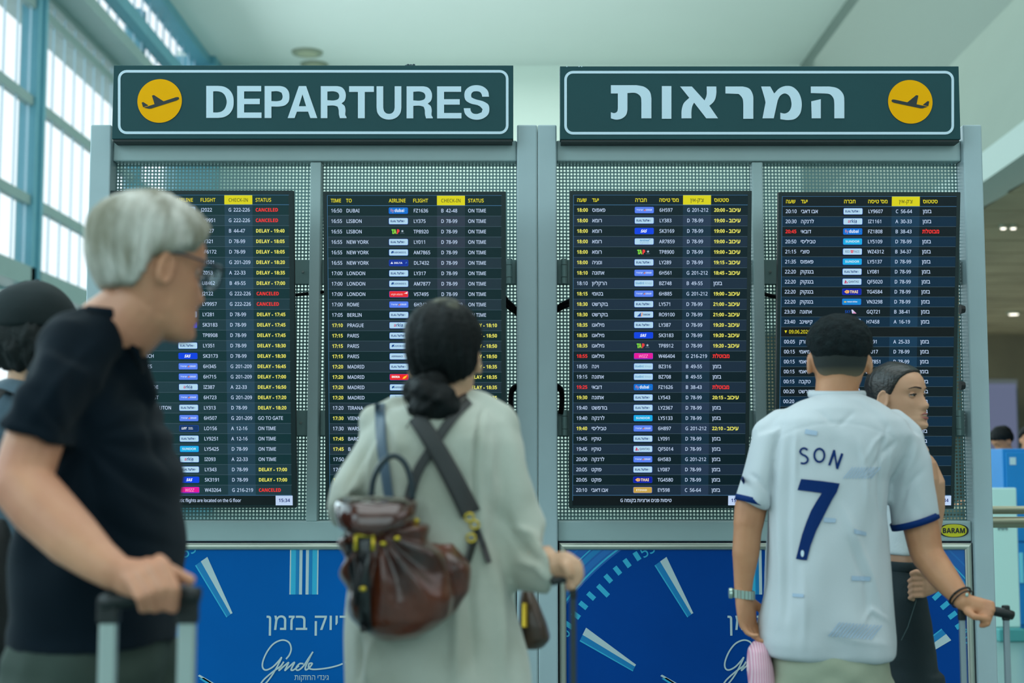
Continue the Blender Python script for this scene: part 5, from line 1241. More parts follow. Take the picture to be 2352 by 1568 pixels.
def d3(co):
    f = vnoise(co*2.5)[:, None]
    up = np.clip((co[:, 2]-.9)/.3, 0, 1)
    cr_ = crease(co, [([(1118, 930), (1098, 1000), (1092, 1090), (1100, 1180), (1112, 1260)], 6, -.010), ([(1105, 960), (1080, 1010), (1075, 1090)], 12, .006), ([(1140, 1000), (1130, 1080), (1140, 1160)], 12, .006), ([(1150, 1170), (1190, 1240), (1230, 1290)], 12, -.008), ([(1180, 1210), (1230, 1230)], 10, .007), ([(1185, 1290), (1230, 1300), (1262, 1340)], 9, .006),
      ([(845, 1010), (815, 1070), (795, 1130)], 9, -.008), ([(870, 1000), (850, 1080), (842, 1150)], 8, .007), ([(800, 1130), (835, 1150), (860, 1140)], 9, -.008), ([(770, 1160), (790, 1200), (800, 1240)], 8, .006), ([(905, 980), (925, 1040)], 12, .005), ([(1100, 1230), (1085, 1380), (1090, 1540)], 14, -.009), ([(1140, 1260), (1150, 1400), (1160, 1560)], 14, .008), ([(1050, 1390), (1045, 1560)], 12, .008), ([(860, 1470), (850, 1568)], 10, .009), ([(830, 1460), (825, 1568)], 8, -.007)])
    return 1.7*cr_+.011*vnoise(co*np.array([6, 6, 5])+f)+.007*vnoise(co*np.array([14, 14, 9])+f)+(1-up)*.009*vnoise(co*np.array([13, 13, 1.2])+4)+up*.004*vnoise(co*np.array([25, 25, 12]))
coat = solid(M, .007, 4, d3); tuck(b3, coat, lambda x, y, c: y > 925 and x < 1268 and not (x > 1262 and y > 1200))
obj('body', b3, SK_FAIR, r3, world=True, smooth=True); face(r3, H3)
CB = bvh_of(coat); co_ = obj('coat', coat, M_linen, r3, world=True, smooth=True)
M = MB(); M.tube([P(1068, 908, Y3-.02), P(1052, 925, Y3-.06), P(1015, 934, Y3-.075), P(985, 926, Y3-.06), P(972, 905, Y3-.02)], [.007, .009, .010, .009, .007], 10); obj('collar', M, mat('collar_brown', (58, 44, 44), rough=.8), r3, world=True, smooth=True)
M_bhair = mat('black_hair', (6, 10, 11), rough=.6, spec=.2, rgb2=(14, 19, 20), vs=14, bump=.4, bs=90)
hm = hair(H3, .016, [(-.13, -.066), (-.06, -.066), (-.03, -.04), (0, .012), (.04, .03), (.07, .05), (.1, .085)], .005, strands(H3, .004, (50, 50, 12)))
hr = obj('hair', hm, M_bhair, r3, world=True, smooth=True)
M = MB(); M.ell(P(1022, 699, Y3-.03), (.034, .03, .014), n=12); M.ell(P(1036, 716, Y3-.055), (.020, .02, .024), n=10); M.ell(P(968, 745, Y3-.03), (.020, .03, .034), n=10)
gm = solid(M, .005, 3); tuck_b = bvh_of(hm)
obj('grey_roots', gm, mat('greying_hair', (110, 106, 90), rough=.8, rgb2=(40, 40, 34), vs=30, bump=.4, bs=100), hr, world=True, smooth=True, root=r3, label='greying streak at the crown')
M = MB(); M.ell(P(992, 925, Y3-.115), (.046, .042, .052), n=18); M.ell(P(968, 900, Y3-.09), (.036, .04, .038), n=14); M.ell(P(1022, 945, Y3-.10), (.032, .034, .034), n=14); M.ell(P(990, 890, Y3-.085), (.035, .03, .035), n=14)
def dB(co):
    c = np.array(P(992, 922, Y3-.115)); q = co-c; a = np.arctan2(q[:, 2], q[:, 0]); r_ = np.linalg.norm(q, axis=1)
    return .005*np.sin(a*3+r_*170+vnoise(co*20)*2)+.004*vnoise(co*60)
obj('bun', solid(M, .0045, 3, dB), M_bhair, hr, world=True, smooth=True, root=r3)
M = MB()
for k in range(16):
    a = random.uniform(-2.6, -.4) if k % 2 else random.uniform(0, 6.3); c = P(985, 935, Y3-.13); p0 = c+Vector((.045*math.cos(a), 0, .05*math.sin(a)))
    M.tube([p0, p0+Vector((random.uniform(-.02, .02), -.005, random.uniform(-.02, .01))), p0+Vector((random.uniform(-.03, .02), 0, random.uniform(-.04, .0)))], .0009, 4)
obj('loose_strands', M, M_bhair, hr, world=True, root=r3, kind='stuff')
M_dk = mat('dark_trousers', (30, 34, 34), rough=.85)
M = MB(); rings(M, [(1480, 840, 1150), (1560, 850, 1150), (1640, 860, 1140)], Y3, .12); legs(M, P(930, 1500, Y3), P(1080, 1500, Y3), Vector((0, 0, 0)), .1, .07, .06); obj('trousers', solid(M, .009, 3), M_dk, r3, world=True, smooth=True)
shoes(r3, [Vector((P(930, 1500, Y3).x, Y3, 0)), Vector((P(1080, 1500, Y3).x, Y3, 0))], Vector((0.05, 1, 0)), mat('shoe_black', (22, 22, 22)))
# leather backpack
Yb = 2.74; B0 = P(900, 1320, Yb)
M_lea = mat('brown_leather', (104, 46, 22), rough=.30, rgb2=(44, 20, 14), vs=7, bump=.25, bs=45, coat=.35)
M_bkl = mat('black_leather', (14, 16, 18), rough=.35, bump=.15, bs=60, coat=.3); M_gold = mat('brass', (206, 176, 60), rough=.28, metal=.9)
r4 = thing('backpack', 'brown and black leather backpack with brass buckles on the woman in beige', 'backpack', B0)
M = MB()
rings(M, [(1168, 815, 950), (1190, 795, 965), (1225, 784, 985), (1270, 780, 1010), (1320, 782, 1040), (1370, 790, 1048), (1415, 805, 1035), (1445, 830, 1000), (1462, 870, 960)], Yb, [.04, .065, .085, .095, .10, .10, .095, .075, .04], p=2.5)
M.loft([(P(1010, 1240, Yb+.05), Vector((.03, 0, 0)), Vector((0, .03, 0))), (P(1035, 1300, Yb+.04), Vector((.042, 0, 0)), Vector((0, .05, 0))), (P(1035, 1360, Yb+.04), Vector((.04, 0, 0)), Vector((0, .05, 0))), (P(1015, 1410, Yb+.03), Vector((.025, 0, 0)), Vector((0, .04, 0)))], 18)
def dL(co):
    q = co-np.array(P(880, 1215, Yb)); a = np.arctan2(q[:, 0], -q[:, 2]); r_ = np.hypot(q[:, 0], q[:, 2])
    return .008*np.sin(a*13+vnoise(co*7)*1.8)*np.exp(-((r_-.08)/.10)**2)+.006*vnoise(co*9)+.002*vnoise(co*30)
bag = solid(M, .005, 4, dL); BB = bvh_of(bag); bo = obj('bag_body', bag, M_lea, r4, world=True, smooth=True)
M = MB()
M.loft([(P(868, 1142, Yb+.03), Vector((.072, 0, 0)), Vector((0, .05, .0))), (P(868, 1152, Yb), Vector((.080, 0, 0)), Vector((0, .088, 0))), (P(868, 1180, Yb-.01), Vector((.080, 0, 0)), Vector((0, .098, 0))), (P(866, 1208, Yb-.012), Vector((.070, 0, 0)), Vector((0, .10, 0))), (P(860, 1228, Yb-.012), Vector((.036, 0, 0)), Vector((0, .09, 0)))], 28, 2.6)
fl_ = solid(M, .0045, 4, lambda co: .003*vnoise(co*18)); obj('flap', fl_, mat('flap_leather', (82, 44, 34), rough=.16, rgb2=(58, 30, 26), vs=9, bump=.12, bs=30, coat=.8), r4, world=True, smooth=True); FB = None
M = MB(); M.tube([P(795, 1160, Yb-.03), P(808, 1150, Yb-.075), P(868, 1142, Yb-.092), P(930, 1150, Yb-.075), P(950, 1164, Yb-.03)], [.0035]*5, 8); obj('piping', M, mat('taupe_piping', (112, 106, 94), rough=.6), r4, world=True, smooth=True)
M = MB(); hp_ = [Vector(v) for v in spline([tuple(P(x, y, Yb)) for x, y in ((852, 1146), (858, 1100), (878, 1062), (905, 1046), (930, 1064), (944, 1104), (946, 1146))], 4)]; M.tube(hp_, [(.0075, .006)]*len(hp_), 10, flat=(0, 1, 0)); obj('top_handle', M, mat('handle_teal_black', (22, 42, 50), rough=.35), r4, world=True, smooth=True)
strap([(838, 1205), (837, 1240), (836, 1290), (836, 1350), (838, 1420), (842, 1450)], (30, 26), BB, .010, M_bkl, 'closing_strap', r4, Yb-.1)
strap([(800, 1225), (808, 1300), (822, 1390)], (20, 16), BB, .006, M_bkl, 'side_strap', r4, Yb-.09)
M = MB(); q = [onto(BB, x, y, .018, Yb-.1) for x, y in ((816, 1264), (818, 1226), (838, 1222), (858, 1226), (856, 1264))]; M.tube(q, .0042, 8); bk = obj('buckle', M, M_gold, r4, world=True, smooth=True)
M = MB(); M.tube([onto(BB, 817, 1230, .019, Yb-.1), onto(BB, 857, 1230, .019, Yb-.1)], .003, 8); obj('buckle_bar', M, M_gold, bk, world=True, root=r4)
for (x, y) in ((834, 1352), (880, 1248), (912, 1236), (956, 1196)):
    M = MB(); c = onto(BB, x, y, .012 if x != 834 else .018, Yb-.1); M.loft([(c, (.007,0,0), (0,0,.0055)), (c+Vector((0,-.004,0)), (.0055,0,0), (0,0,.004))], 12); obj('stud', M, M_gold, r4, world=True, smooth=True)
ST = mat('strap_dark', (50, 50, 50), rough=.6, bump=.1, bs=80); STB = mat('strap_slate', (64, 86, 104), rough=.5)
strap([(872, 926), (873, 960), (876, 1020), (884, 1080), (893, 1140)], (24, 22), CB, .008, STB, 'shoulder_strap', r4, Y3-.13)
strap([(1078, 918), (1050, 945), (1020, 985), (985, 1040), (955, 1090), (938, 1150)], (22, 24), CB, .008, ST, 'shoulder_strap', r4, Y3-.13)
# crossbody strap and its brown bag in front
r5 = thing('crossbody_bag', 'tan crossbody bag on a dark strap beside the woman in beige', 'bag', P(1235, 1430, Y3+.1))
strap([(955, 955), (985, 1000), (1020, 1060), (1055, 1125), (1082, 1180)], (40, 48), CB, .013, ST, 'strap', r5, Y3-.14)
strap([(1092, 1210), (1108, 1245), (1124, 1292)], (16, 12), CB, .010, M_bkl, 'strap', r5, Y3-.12)
strap([(1088, 1240), (1078, 1280), (1060, 1330)], (18, 12), CB, .010, M_bkl, 'strap', r5, Y3-.12)
for (x, y, a) in ((1078, 1188, 0), (1090, 1205, .3), (1082, 1235, .5)):
    M = MB(); c = onto(CB, x, y, .022, Y3-.14); M.tube([c+Vector((.009*math.cos(t), 0, .008*math.sin(t))) for t in np.linspace(0, 2*math.pi, 13)], .0024, 8); obj('ring', M, M_gold, r5, world=True, smooth=True)
M = MB(); rings(M, [(1352, 1196, 1222), (1385, 1192, 1238), (1430, 1192, 1256), (1465, 1194, 1265), (1488, 1198, 1246)], Y3+.10, [.03, .05, .06, .06, .04], p=2.6)
obj('bag_body', solid(M, .006, 3, folds(8, 8, 8, .003)), mat('tan_leather', (84, 56, 34), rough=.4, rgb2=(54, 38, 26), vs=8, coat=.2), r5, world=True, smooth=True)
M = MB(); M.tube([P(1206, 1385, Y3+.03), P(1206, 1440, Y3+.02)], [(.008, .003)]*2, 8); obj('zip_pull', M, M_gold, r5, world=True)
suitcase('slim dark-poled suitcase held by the woman in the beige coat', 1266, 1330, 1334, Y3-.140, mat('case_navy', (30, 40, 60), rough=.4), mat('pole_dark', (52, 62, 64), rough=.45, metal=.3), mat('grip_black', (16, 22, 22)), (1316,), bodyz=(.06, .62), pw=.006, gh=.008, wid=.36)

# ---- man in the white jersey -----------------------------------------------------------
Y5 = 4.19
r6 = thing('person', 'man in white football jersey marked SON 7 with navy cuffs, seen from behind', 'person', (P(1900, 1500, Y5).x, Y5, 0))
M = MB(); H5 = headM(P(1926, 828, Y5), 86, 0, 1, .99, 1.13)
head_skin(M, H5, ([P(1924, 868, Y5), P(1922, 905, Y5), P(1920, 945, Y5)], [.062, .064, .085]))
rings(M, [(960, 1800, 2050), (1050, 1775, 2040), (1200, 1780, 2030), (1400, 1770, 2040), (1500, 1775, 2040)], Y5, .11)
wl = P(1707, 1362, Y5+.0); M.limb([P(1752, 1010, Y5), P(1732, 1120, Y5+.01), P(1718, 1208, Y5)], [.062, .052, .044]); M.limb([P(1718, 1208, Y5), P(1713, 1270, Y5), P(1708, 1330, Y5), wl], [.042, .040, .029, .026])
pose_hand(M, wl, Vector((.14, -.05, -1)), Vector((-.75, .65, 0)), 1, (.24, .30, .36, .42), 1.04, .35)
er, wr2 = P(2128, 1272, Y5-.02), P(2212, 1380, Y5-.12)
M.limb([P(2080, 1030, Y5), P(2105, 1160, Y5), er], [.064, .056, .048]); M.limb([er, P(2165, 1322, Y5-.06), P(2198, 1362, Y5-.10), wr2], [.048, .043, .032, .028])
M.loft([(P(2210, 1380, Y5-.12), Vector((-.012, 0, .026)), Vector((0, .02, 0))), (P(2232, 1392, Y5-.125), Vector((-.012, 0, .033)), Vector((0, .024, 0))), (P(2252, 1398, Y5-.13), Vector((-.008, 0, .036)), Vector((0, .024, 0))), (P(2270, 1400, Y5-.135), Vector((-.004, 0, .030)), Vector((0, .018, 0)))], 18)
for k in range(4):
    y = 1382+k*11; x = 2266-k*4; finger(M, [P(x-6, y, Y5-.14), P(x+14, y+4, Y5-.158), P(x+16, y+18, Y5-.166), P(x, y+22, Y5-.15)], .0105, .0085)
finger(M, [P(2222, 1404, Y5-.14), P(2238, 1416, Y5-.165), P(2262, 1420, Y5-.165)], .0125, .0095)
legs(M, P(1830, 1500, Y5), P(1980, 1500, Y5), Vector((0, 0, 0)), .09, .06, .045)
b5 = solid(M, .0045, 4)
M_jer = mat('white_jersey', (196, 200, 204), rough=.75, var=.02, vs=3, bump=.05, bs=200); M_jn = mat('jersey_navy', (2, 42, 100), rough=.7, spec=.15)
M = MB()
rings(M, [(905, 1868, 1982), (918, 1840, 2010), (940, 1802, 2045), (965, 1768, 2078), (1000, 1752, 2096), (1050, 1760, 2070), (1100, 1764, 2040), (1180, 1765, 2032), (1260, 1762, 2034), (1340, 1758, 2040), (1420, 1748, 2048), (1470, 1745, 2054), (1500, 1752, 2055), (1508, 1790, 2050)], Y5,
      [.06, .09, .115, .13, .14, .15, .155, .155, .155, .16, .165, .165, .16, .15], p=2.5)
M.limb([P(1795, 975, Y5), P(1768, 1000, Y5)], [.05, .055]); M.limb([P(2050, 975, Y5), P(2078, 1010, Y5)], [.05, .058])
M.loft([(P(1772, 985, Y5), Vector((.055, 0, .02)), Vector((0, .085, 0))), (P(1755, 1050, Y5), Vector((.050, 0, .010)), Vector((0, .08, 0))), (P(1742, 1100, Y5), Vector((.046, 0, -.004)), Vector((0, .078, 0))), (P(1729, 1156, Y5), Vector((.048, 0, -.014)), Vector((0, .076, 0)))], 24)
M.loft([(P(2068, 990, Y5), Vector((.055, 0, -.02)), Vector((0, .085, 0))), (P(2085, 1060, Y5), Vector((.062, 0, .010)), Vector((0, .08, 0))), (P(2091, 1120, Y5), Vector((.062, 0, .016)), Vector((0, .078, 0))), (P(2101, 1199, Y5), Vector((.066, 0, .021)), Vector((0, .076, 0)))], 24)
def d5(co):
    f = vnoise(co*3)[:, None]
    lo = np.clip((1.45-co[:, 2])/.3, 0, 1)
    d = .006*vnoise(co*np.array([8, 8, 5])+f)+lo*.009*vnoise(co*np.array([15, 15, 2.2])+f)+.004*vnoise(co*np.array([18, 18, 8])+f*2)
    yk = P(1900, 974, Y5).z; c = np.abs(co[:, 0]-P(1900, 974, Y5).x); zz = yk-.06*(c/.2)**2
    d = d+crease(co, [([(1800, 962), (1778, 1040), (1768, 1110), (1766, 1190)], 4, -.006), ([(2040, 975), (2020, 1050), (2020, 1130), (2030, 1200)], 4, -.007), ([(2000, 1080), (2030, 1040), (2062, 1012)], 6, -.006), ([(1985, 1060), (2010, 1015), (2040, 990)], 5, .005),
      ([(1800, 1010), (1792, 1150), (1795, 1300), (1788, 1440)], 8, .007), ([(1815, 1010), (1810, 1200), (1806, 1420)], 7, -.006), ([(1830, 990), (1827, 1100)], 5, .005), ([(1845, 1300), (1850, 1400), (1846, 1490)], 9, .006), ([(1975, 1010), (1990, 1090), (1992, 1160)], 6, .005),
      ([(1935, 1160), (1975, 1250), (2010, 1330), (2030, 1400)], 8, .007), ([(1950, 1240), (1990, 1330), (2000, 1430)], 8, -.007), ([(1985, 1430), (2005, 1400), (2045, 1425)], 6, .006), ([(1900, 1450), (1960, 1470), (2040, 1480)], 8, .004), ([(1760, 1130), (1740, 1100), (1725, 1090)], 5, -.006),
      ([(2060, 1180), (2080, 1120), (2120, 1080)], 7, -.006), ([(2070, 1100), (2095, 1060), (2105, 1020)], 7, .005), ([(1880, 945), (1915, 975)], 5, -.004), ([(1960, 945), (1925, 980)], 5, -.004)])
    return d-.0016*np.exp(-((co[:, 2]-zz)/.0035)**2)*(c < .17)
jer = solid(M, .0065, 3, d5); MT_ = MB(); tuck(b5, jer, lambda x, y, c: 915 < y < (1152 if x < 1770 else 1194) or (y > 1400 and 1752 < x < 2080 and c.z > .75) or (y > 1180 and 1800 < x < 2025))
body6 = obj('body', b5, SK_MID, r6, world=True, smooth=True); face(r6, H5)
JB = bvh_of(jer); jo = obj('jersey', jer, M_jer, r6, world=True, smooth=True)
def cuffband(cx, cy, ax, Yk, h):
    M = MB(); c = P(cx, cy, Yk); d = Vector((-ax.z, 0, ax.x)).normalized(); n = 40; vs = []
    for s, e in ((-1, 1.0), (1, 1.0), (1, .94), (-1, .94)):
        for i in range(n):
            t = 2*math.pi*i/n; vs.append(c+d*s*h+ax*math.cos(t)*e+Vector((0, .080*math.sin(t)*e, 0)))
    fs = [(k*n+i, k*n+(i+1) % n, ((k+1) % 4)*n+(i+1) % n, ((k+1) % 4)*n+i) for k in range(4) for i in range(n)]; M.add(vs, fs); return M
obj('sleeve_cuff', cuffband(1729, 1150, Vector((.050, 0, -.013)), Y5, .0085), M_jn, jo, world=True, root=r6, smooth=True)
obj('sleeve_cuff', cuffband(2101, 1196, Vector((.0680, 0, .0216)), Y5, .0095), M_jn, jo, world=True, root=r6, smooth=True)
M = MB(); c = P(1922, 908, Y5+.01); M.tube([c+Vector((.079*math.cos(t), -.078*math.sin(t), -.006*math.sin(t)+.004)) for t in np.linspace(0, 2*math.pi, 33)], [(.011, .006)]*33, 10, flat=(0, 0, 1)); obj('collar', M, M_jer, jo, world=True, root=r6, smooth=True)
# name and number on the back
def strokepoly(pts, w_): return stroke(spline(pts, 5), w_)
def jprint(nm, loops, off=.0035, m=M_jn, grid=5): return onto_poly(loops, JB, off, m, nm, jo, Y5-.15, grid)
def fat(pts, w_, k=5):
    sp = [Vector(p) for p in spline(pts, k)]; L, R2 = [], []
    for i, p in enumerate(sp):
        t = (sp[min(i+1, len(sp)-1)]-sp[max(i-1, 0)]).normalized(); n = Vector((-t.y, t.x))*w_/2; L.append(tuple(p+n)); R2.append(tuple(p-n))
    return [L+R2[::-1]]
jprint('letter', fat([(1855, 1033), (1848, 1029), (1841, 1031), (1838, 1037), (1842, 1043), (1850, 1047), (1855, 1053), (1854, 1060), (1847, 1064), (1839, 1063)], 4.6))
T_ = [(1882+14.0*math.cos(t), 1045.3+17.6*math.sin(t)) for t in np.linspace(0, 2*math.pi, 33)[:-1]]; T2 = [(1882+9.2*math.cos(t), 1045.3+12.6*math.sin(t)) for t in np.linspace(0, 2*math.pi, 33)[:-1]]
jprint('letter', [T_, T2])
jprint('letter', [[(1902, 1067.5), (1914, 1032), (1918.5, 1033.5), (1923, 1064), (1932, 1040), (1937.5, 1042), (1925, 1077.5), (1920.5, 1076), (1916, 1046), (1907, 1069.5)]])
jprint('number', [[(1840, 1099.5), (1885, 1104), (1929, 1110), (1922, 1130), (1911, 1148), (1893, 1183), (1875, 1218), (1862, 1252), (1853, 1286), (1840, 1285), (1828, 1283), (1835, 1255), (1842, 1228), (1852, 1199), (1863, 1172), (1876, 1150), (1887.5, 1132), (1858, 1128), (1831.5, 1125)]], .004)
jprint('number_crest', [[(1843+4*math.cos(t), 1270+8*math.sin(t)*(1.1 if math.sin(t) > 0 else .9)) for t in np.linspace(0, 2*math.pi, 13)[:-1]]], .006, mat('crest_pale', (200, 214, 224)))
pale = mat('jersey_print', (166, 184, 204), rough=.75)
for L in ([(1850, 985), (1878, 990), (1876, 1000), (1848, 996)], [(1892, 1188), (1920, 1190), (1919, 1200), (1892, 1199)], [(1962, 1214), (1990, 1222), (1990, 1230), (1962, 1225)], [(1956, 1322), (2000, 1324), (1998, 1334), (1956, 1333)], [(1820, 1362), (1846, 1364), (1846, 1372), (1820, 1370)]): jprint('print_patch', [L], .003, pale, 8)
for k in range(13):
    x = 1902+k*8; jprint('print_stripe', [[(x, 1460+k*.6), (x+26, 1428+k*.6), (x+29, 1429+k*.6), (x+3, 1462+k*.6)]], .003, pale, 12)
for k in range(10):
    x = 1936+k*7; jprint('print_stripe', [[(x, 1098), (x+22, 1072), (x+24.5, 1073), (x+2.5, 1099)]], .003, pale, 12)
jprint('sleeve_mark', [[(1706, 1092), (1711, 1104), (1708, 1112), (1701, 1100)]], .003, M_jn, 6)
# short dark hair with a faded nape
M_sh = mat('short_black_hair', (10, 18, 20), rough=.85, spec=.2, rgb2=(22, 32, 34), vs=40, bump=.6, bs=160)
hm = hair(H5, .016, [(-.13, .004), (-.06, .002), (-.03, .014), (0, .03), (.04, .03), (.075, .055), (.1, .085)], .0045, lambda co: .0025*vnoise(co*70), edge=.016, prof=([-.03, .02, .06, .12], [.4, .8, 1.0, 1.5]))
obj('hair', hm, M_sh, r6, world=True, smooth=True)
fd = mat('hair_fade', (104, 92, 74), rough=.85); nt = fd.node_tree
tc = nt.nodes.new('ShaderNodeTexCoord'); sx_ = nt.nodes.new('ShaderNodeSeparateXYZ'); mr = nt.nodes.new('ShaderNodeMapRange'); cr = nt.nodes.new('ShaderNodeValToRGB')
nt.links.new(tc.outputs['Object'], sx_.inputs[0]); nt.links.new(sx_.outputs['Z'], mr.inputs[0]); mr.inputs[1].default_value = P(1926, 896, Y5-.1).z; mr.inputs[2].default_value = P(1926, 838, Y5-.1).z
nt.links.new(mr.outputs[0], cr.inputs[0]); cr.color_ramp.elements[0].color = lin((196, 142, 106))+(1,); cr.color_ramp.elements[1].color = lin((40, 44, 42))+(1,)
e_ = cr.color_ramp.elements.new(.45); e_.color = lin((128, 112, 88))+(1,); nt.links.new(cr.outputs[0], nt.nodes['Principled BSDF'].inputs['Base Color'])
hm = hair(H5, .0014, [(-.13, -.078), (-.06, -.074), (-.035, -.05), (-.012, .0), (0, .010), (.04, .02), (.075, .055), (.1, .085)], .004, None, edge=.012)
obj('hair_fade', hm, fd, r6, world=True, smooth=True, label='short clipped fade at the nape')
M = MB(); c = P(1921, 902, Y5+.005); M.tube([c+Vector((.068*math.cos(t), -.068*math.sin(t), -.010*math.sin(t))) for t in np.linspace(0, 2*math.pi, 61)], [.0016, .0028]*30+[.0016], 6); obj('necklace', M, mat('gold_chain', (214, 200, 140), rough=.3, metal=.8), r6, world=True)
# wrist watch and bracelet
M = MB(); c = P(1707, 1364, Y5); nseg = 20
for k in range(nseg):
    a0 = 2*math.pi*k/nseg; a1 = a0+2*math.pi/nseg*.86; vs = []
    for a in (a0, a1):
        for z in (-.012, .012):
            for e in (1.0, 1.1): vs.append(c+Vector((.0315*e*math.cos(a)+.004*0, .029*e*math.sin(a), z+.12*.0315*math.cos(a)*-1)))
    M.add(vs, [(0,1,3,2), (4,6,7,5), (0,4,5,1), (2,3,7,6), (1,5,7,3), (0,2,6,4)])
wt = obj('watch', M, mat('silver_link', (176, 196, 186), rough=.3, metal=.7), r6, world=True, label='silver link wristwatch', kind='stuff')
M = MB(); cc = c+Vector((-.034, -.004, .003)); M.loft([(cc, (0, .015, 0), (0, 0, .016)), (cc+Vector((-.008, 0, 0)), (0, .014, 0), (0, 0, .015))], 20); obj('watch_case', M, mat('silver_link', (176, 196, 186)), wt, world=True, root=r6)
d_ = (P(2212, 1380, Y5-.12)-P(2165, 1322, Y5-.06)).normalized(); n1 = d_.orthogonal().normalized(); n2 = d_.cross(n1); c = P(2205, 1368, Y5-.108)
for off_, rr_, nm in ((0, .003, 'bracelet'), (.012, .0022, 'bracelet')):
    M = MB(); M.tube([c+d_*off_+n1*.034*math.cos(t)+n2*.034*math.sin(t) for t in np.linspace(0, 2*math.pi, 33)], rr_, 8); bq = obj(nm, M, mat('cord_black', (24, 22, 22), rough=.6), r6, world=True, smooth=True)
    if off_ == 0:
        M = MB(); M.ell(P(2221, 1366, Y5-.15), (.005, .004, .006), n=8); obj('bead', M, mat('silver_link', (176, 196, 186)), bq, world=True, root=r6)
M_bei = mat('beige_shorts', (164, 168, 146), rough=.85, var=.05, vs=5, bump=.08, bs=60)
M = MB(); rings(M, [(1478, 1768, 2040), (1520, 1764, 2044), (1580, 1758, 2048), (1650, 1755, 2050)], Y5, [.145, .15, .15, .14])
for px in (1830, 1980):
    a = P(px, 1640, Y5); M.loft([(a+Vector((0, 0, .1)), Vector((.095, 0, 0)), Vector((0, .12, 0))), (a+Vector((0, 0, -.05)), Vector((.10, 0, 0)), Vector((0, .12, 0))), (Vector((a.x, a.y, .30)), Vector((.085, 0, 0)), Vector((0, .09, 0))), (Vector((a.x, a.y, .1)), Vector((.07, 0, 0)), Vector((0, .08, 0)))], 24)
tr6 = solid(M, .008, 4, folds(8, 8, 12, .008)); tuck_obj(body6, r6, tr6, lambda x, y, c: 1755 < x < 2075 and c.z < 1.02 and y > 1440 and c.y > Y5-.13)
obj('trousers', tr6, M_bei, r6, world=True, smooth=True)
shoes(r6, [Vector((P(1830, 1500, Y5).x, Y5, 0)), Vector((P(1980, 1500, Y5).x, Y5, 0))], Vector((.1, 1, 0)), mat('shoe_white', (190, 192, 190)))
suitcase('black-gripped suitcase handle at the right edge, held by the man in white', 2206, 2326, 1396, Y5-.118, mat('case_grey', (70, 76, 80), rough=.4), mat('pole_light', (150, 162, 168), rough=.35, metal=.5), mat('grip_black', (16, 22, 22)), (2209, 2310), pw=.0085, gh=.014, bodyz=(.06, .60), wid=.40, gy2=1410)
# pink striped cloth beside his hip
rp = thing('cloth_bundle', 'pink pinstriped cloth hanging beside the hip of the man in white', 'cloth', P(1750, 1500, Y5-.02))
M = MB(); rings(M, [(1474, 1736, 1756), (1492, 1722, 1764), (1530, 1718, 1772), (1575, 1724, 1776), (1640, 1736, 1778), (1700, 1744, 1776)], Y5-.03, [.02, .045, .06, .065, .06, .04])
pk = mat('pink_stripe', (226, 176, 190), rough=.85); nt = pk.node_tree; tc = nt.nodes.new('ShaderNodeTexCoord'); wv = nt.nodes.new('ShaderNodeTexWave'); cr = nt.nodes.new('ShaderNodeValToRGB')
wv.inputs['Scale'].default_value = 46; wv.inputs['Distortion'].default_value = .8; wv.inputs['Detail Scale'].default_value = .3; wv.bands_direction = 'X'; nt.links.new(tc.outputs['Object'], wv.inputs[0]); nt.links.new(wv.outputs[0], cr.inputs[0])
cr.color_ramp.elements[0].color = lin((214, 140, 165))+(1,); cr.color_ramp.elements[1].color = lin((234, 200, 208))+(1,); nt.links.new(cr.outputs[0], nt.nodes['Principled BSDF'].inputs['Base Color'])
obj('cloth', solid(M, .006, 3, folds(12, 12, 5, .006)), pk, rp, world=True, smooth=True)

# ---- young woman facing right ----------------------------------------------------------
Y7 = 4.52
r7 = thing('person', 'young woman with slicked-back ponytail, white crop top and dark jeans, facing right', 'person', (P(2090, 1500, Y7).x, Y7, 0))
M = MB(); H7 = headM(P(2062, 911, Y7), -46, 2, 0, .99, .97, .93)
head_skin(M, H7, ([P(2066, 950, Y7+.015), P(2076, 1000, Y7+.03), P(2088, 1045, Y7+.04)], [.048, .047, .065]))
tx = P(2092, 1090, Y7+.05)
rings(M, [(1040, 2050, 2122), (1062, 2036, 2142), (1100, 2034, 2148), (1170, 2040, 2140), (1240, 2042, 2100), (1290, 2040, 2098), (1340, 2030, 2104), (1420, 2028, 2120)], Y7+.05, [.08, .13, .14, .13, .11, .11, .13, .14])
el7, w7 = P(2138, 1225, Y7+.03), P(2150, 1334, Y7-.09)
M.limb([P(2122, 1068, Y7+.01), P(2140, 1110, Y7), P(2144, 1165, Y7+.02), el7], [.040, .042, .036, .031]); M.limb([el7, P(2146, 1280, Y7-.01), w7], [.031, .029, .022])
YH7 = Y7-.115
M.limb([w7, P(2150, 1340, YH7)], [.022, .024])
M.loft([(P(2154, 1340, YH7), Vector((0, .014, 0)), Vector((0, 0, .024))), (P(2140, 1341, YH7), Vector((0, .016, 0)), Vector((0, 0, .032))), (P(2124, 1344, YH7), Vector((0, .015, 0)), Vector((0, 0, .036))), (P(2112, 1347, YH7), Vector((0, .011, 0)), Vector((0, 0, .033)))], 18, 2.4)
for k in range(4):
    y = 1328+k*13; x = 2116-k*1.5; finger(M, [P(x+8, y, YH7), P(x, y, YH7-.010), P(x-20+k*2, y+1, YH7-.016), P(x-28+k*2, y+6, YH7-.006), P(x-20+k*2, y+9, YH7+.006)], .0086, .0070)
finger(M, [P(2136, 1328, YH7-.004), P(2120, 1316, YH7-.014), P(2104, 1313, YH7-.016), P(2094, 1317, YH7-.014)], .0105, .0085)
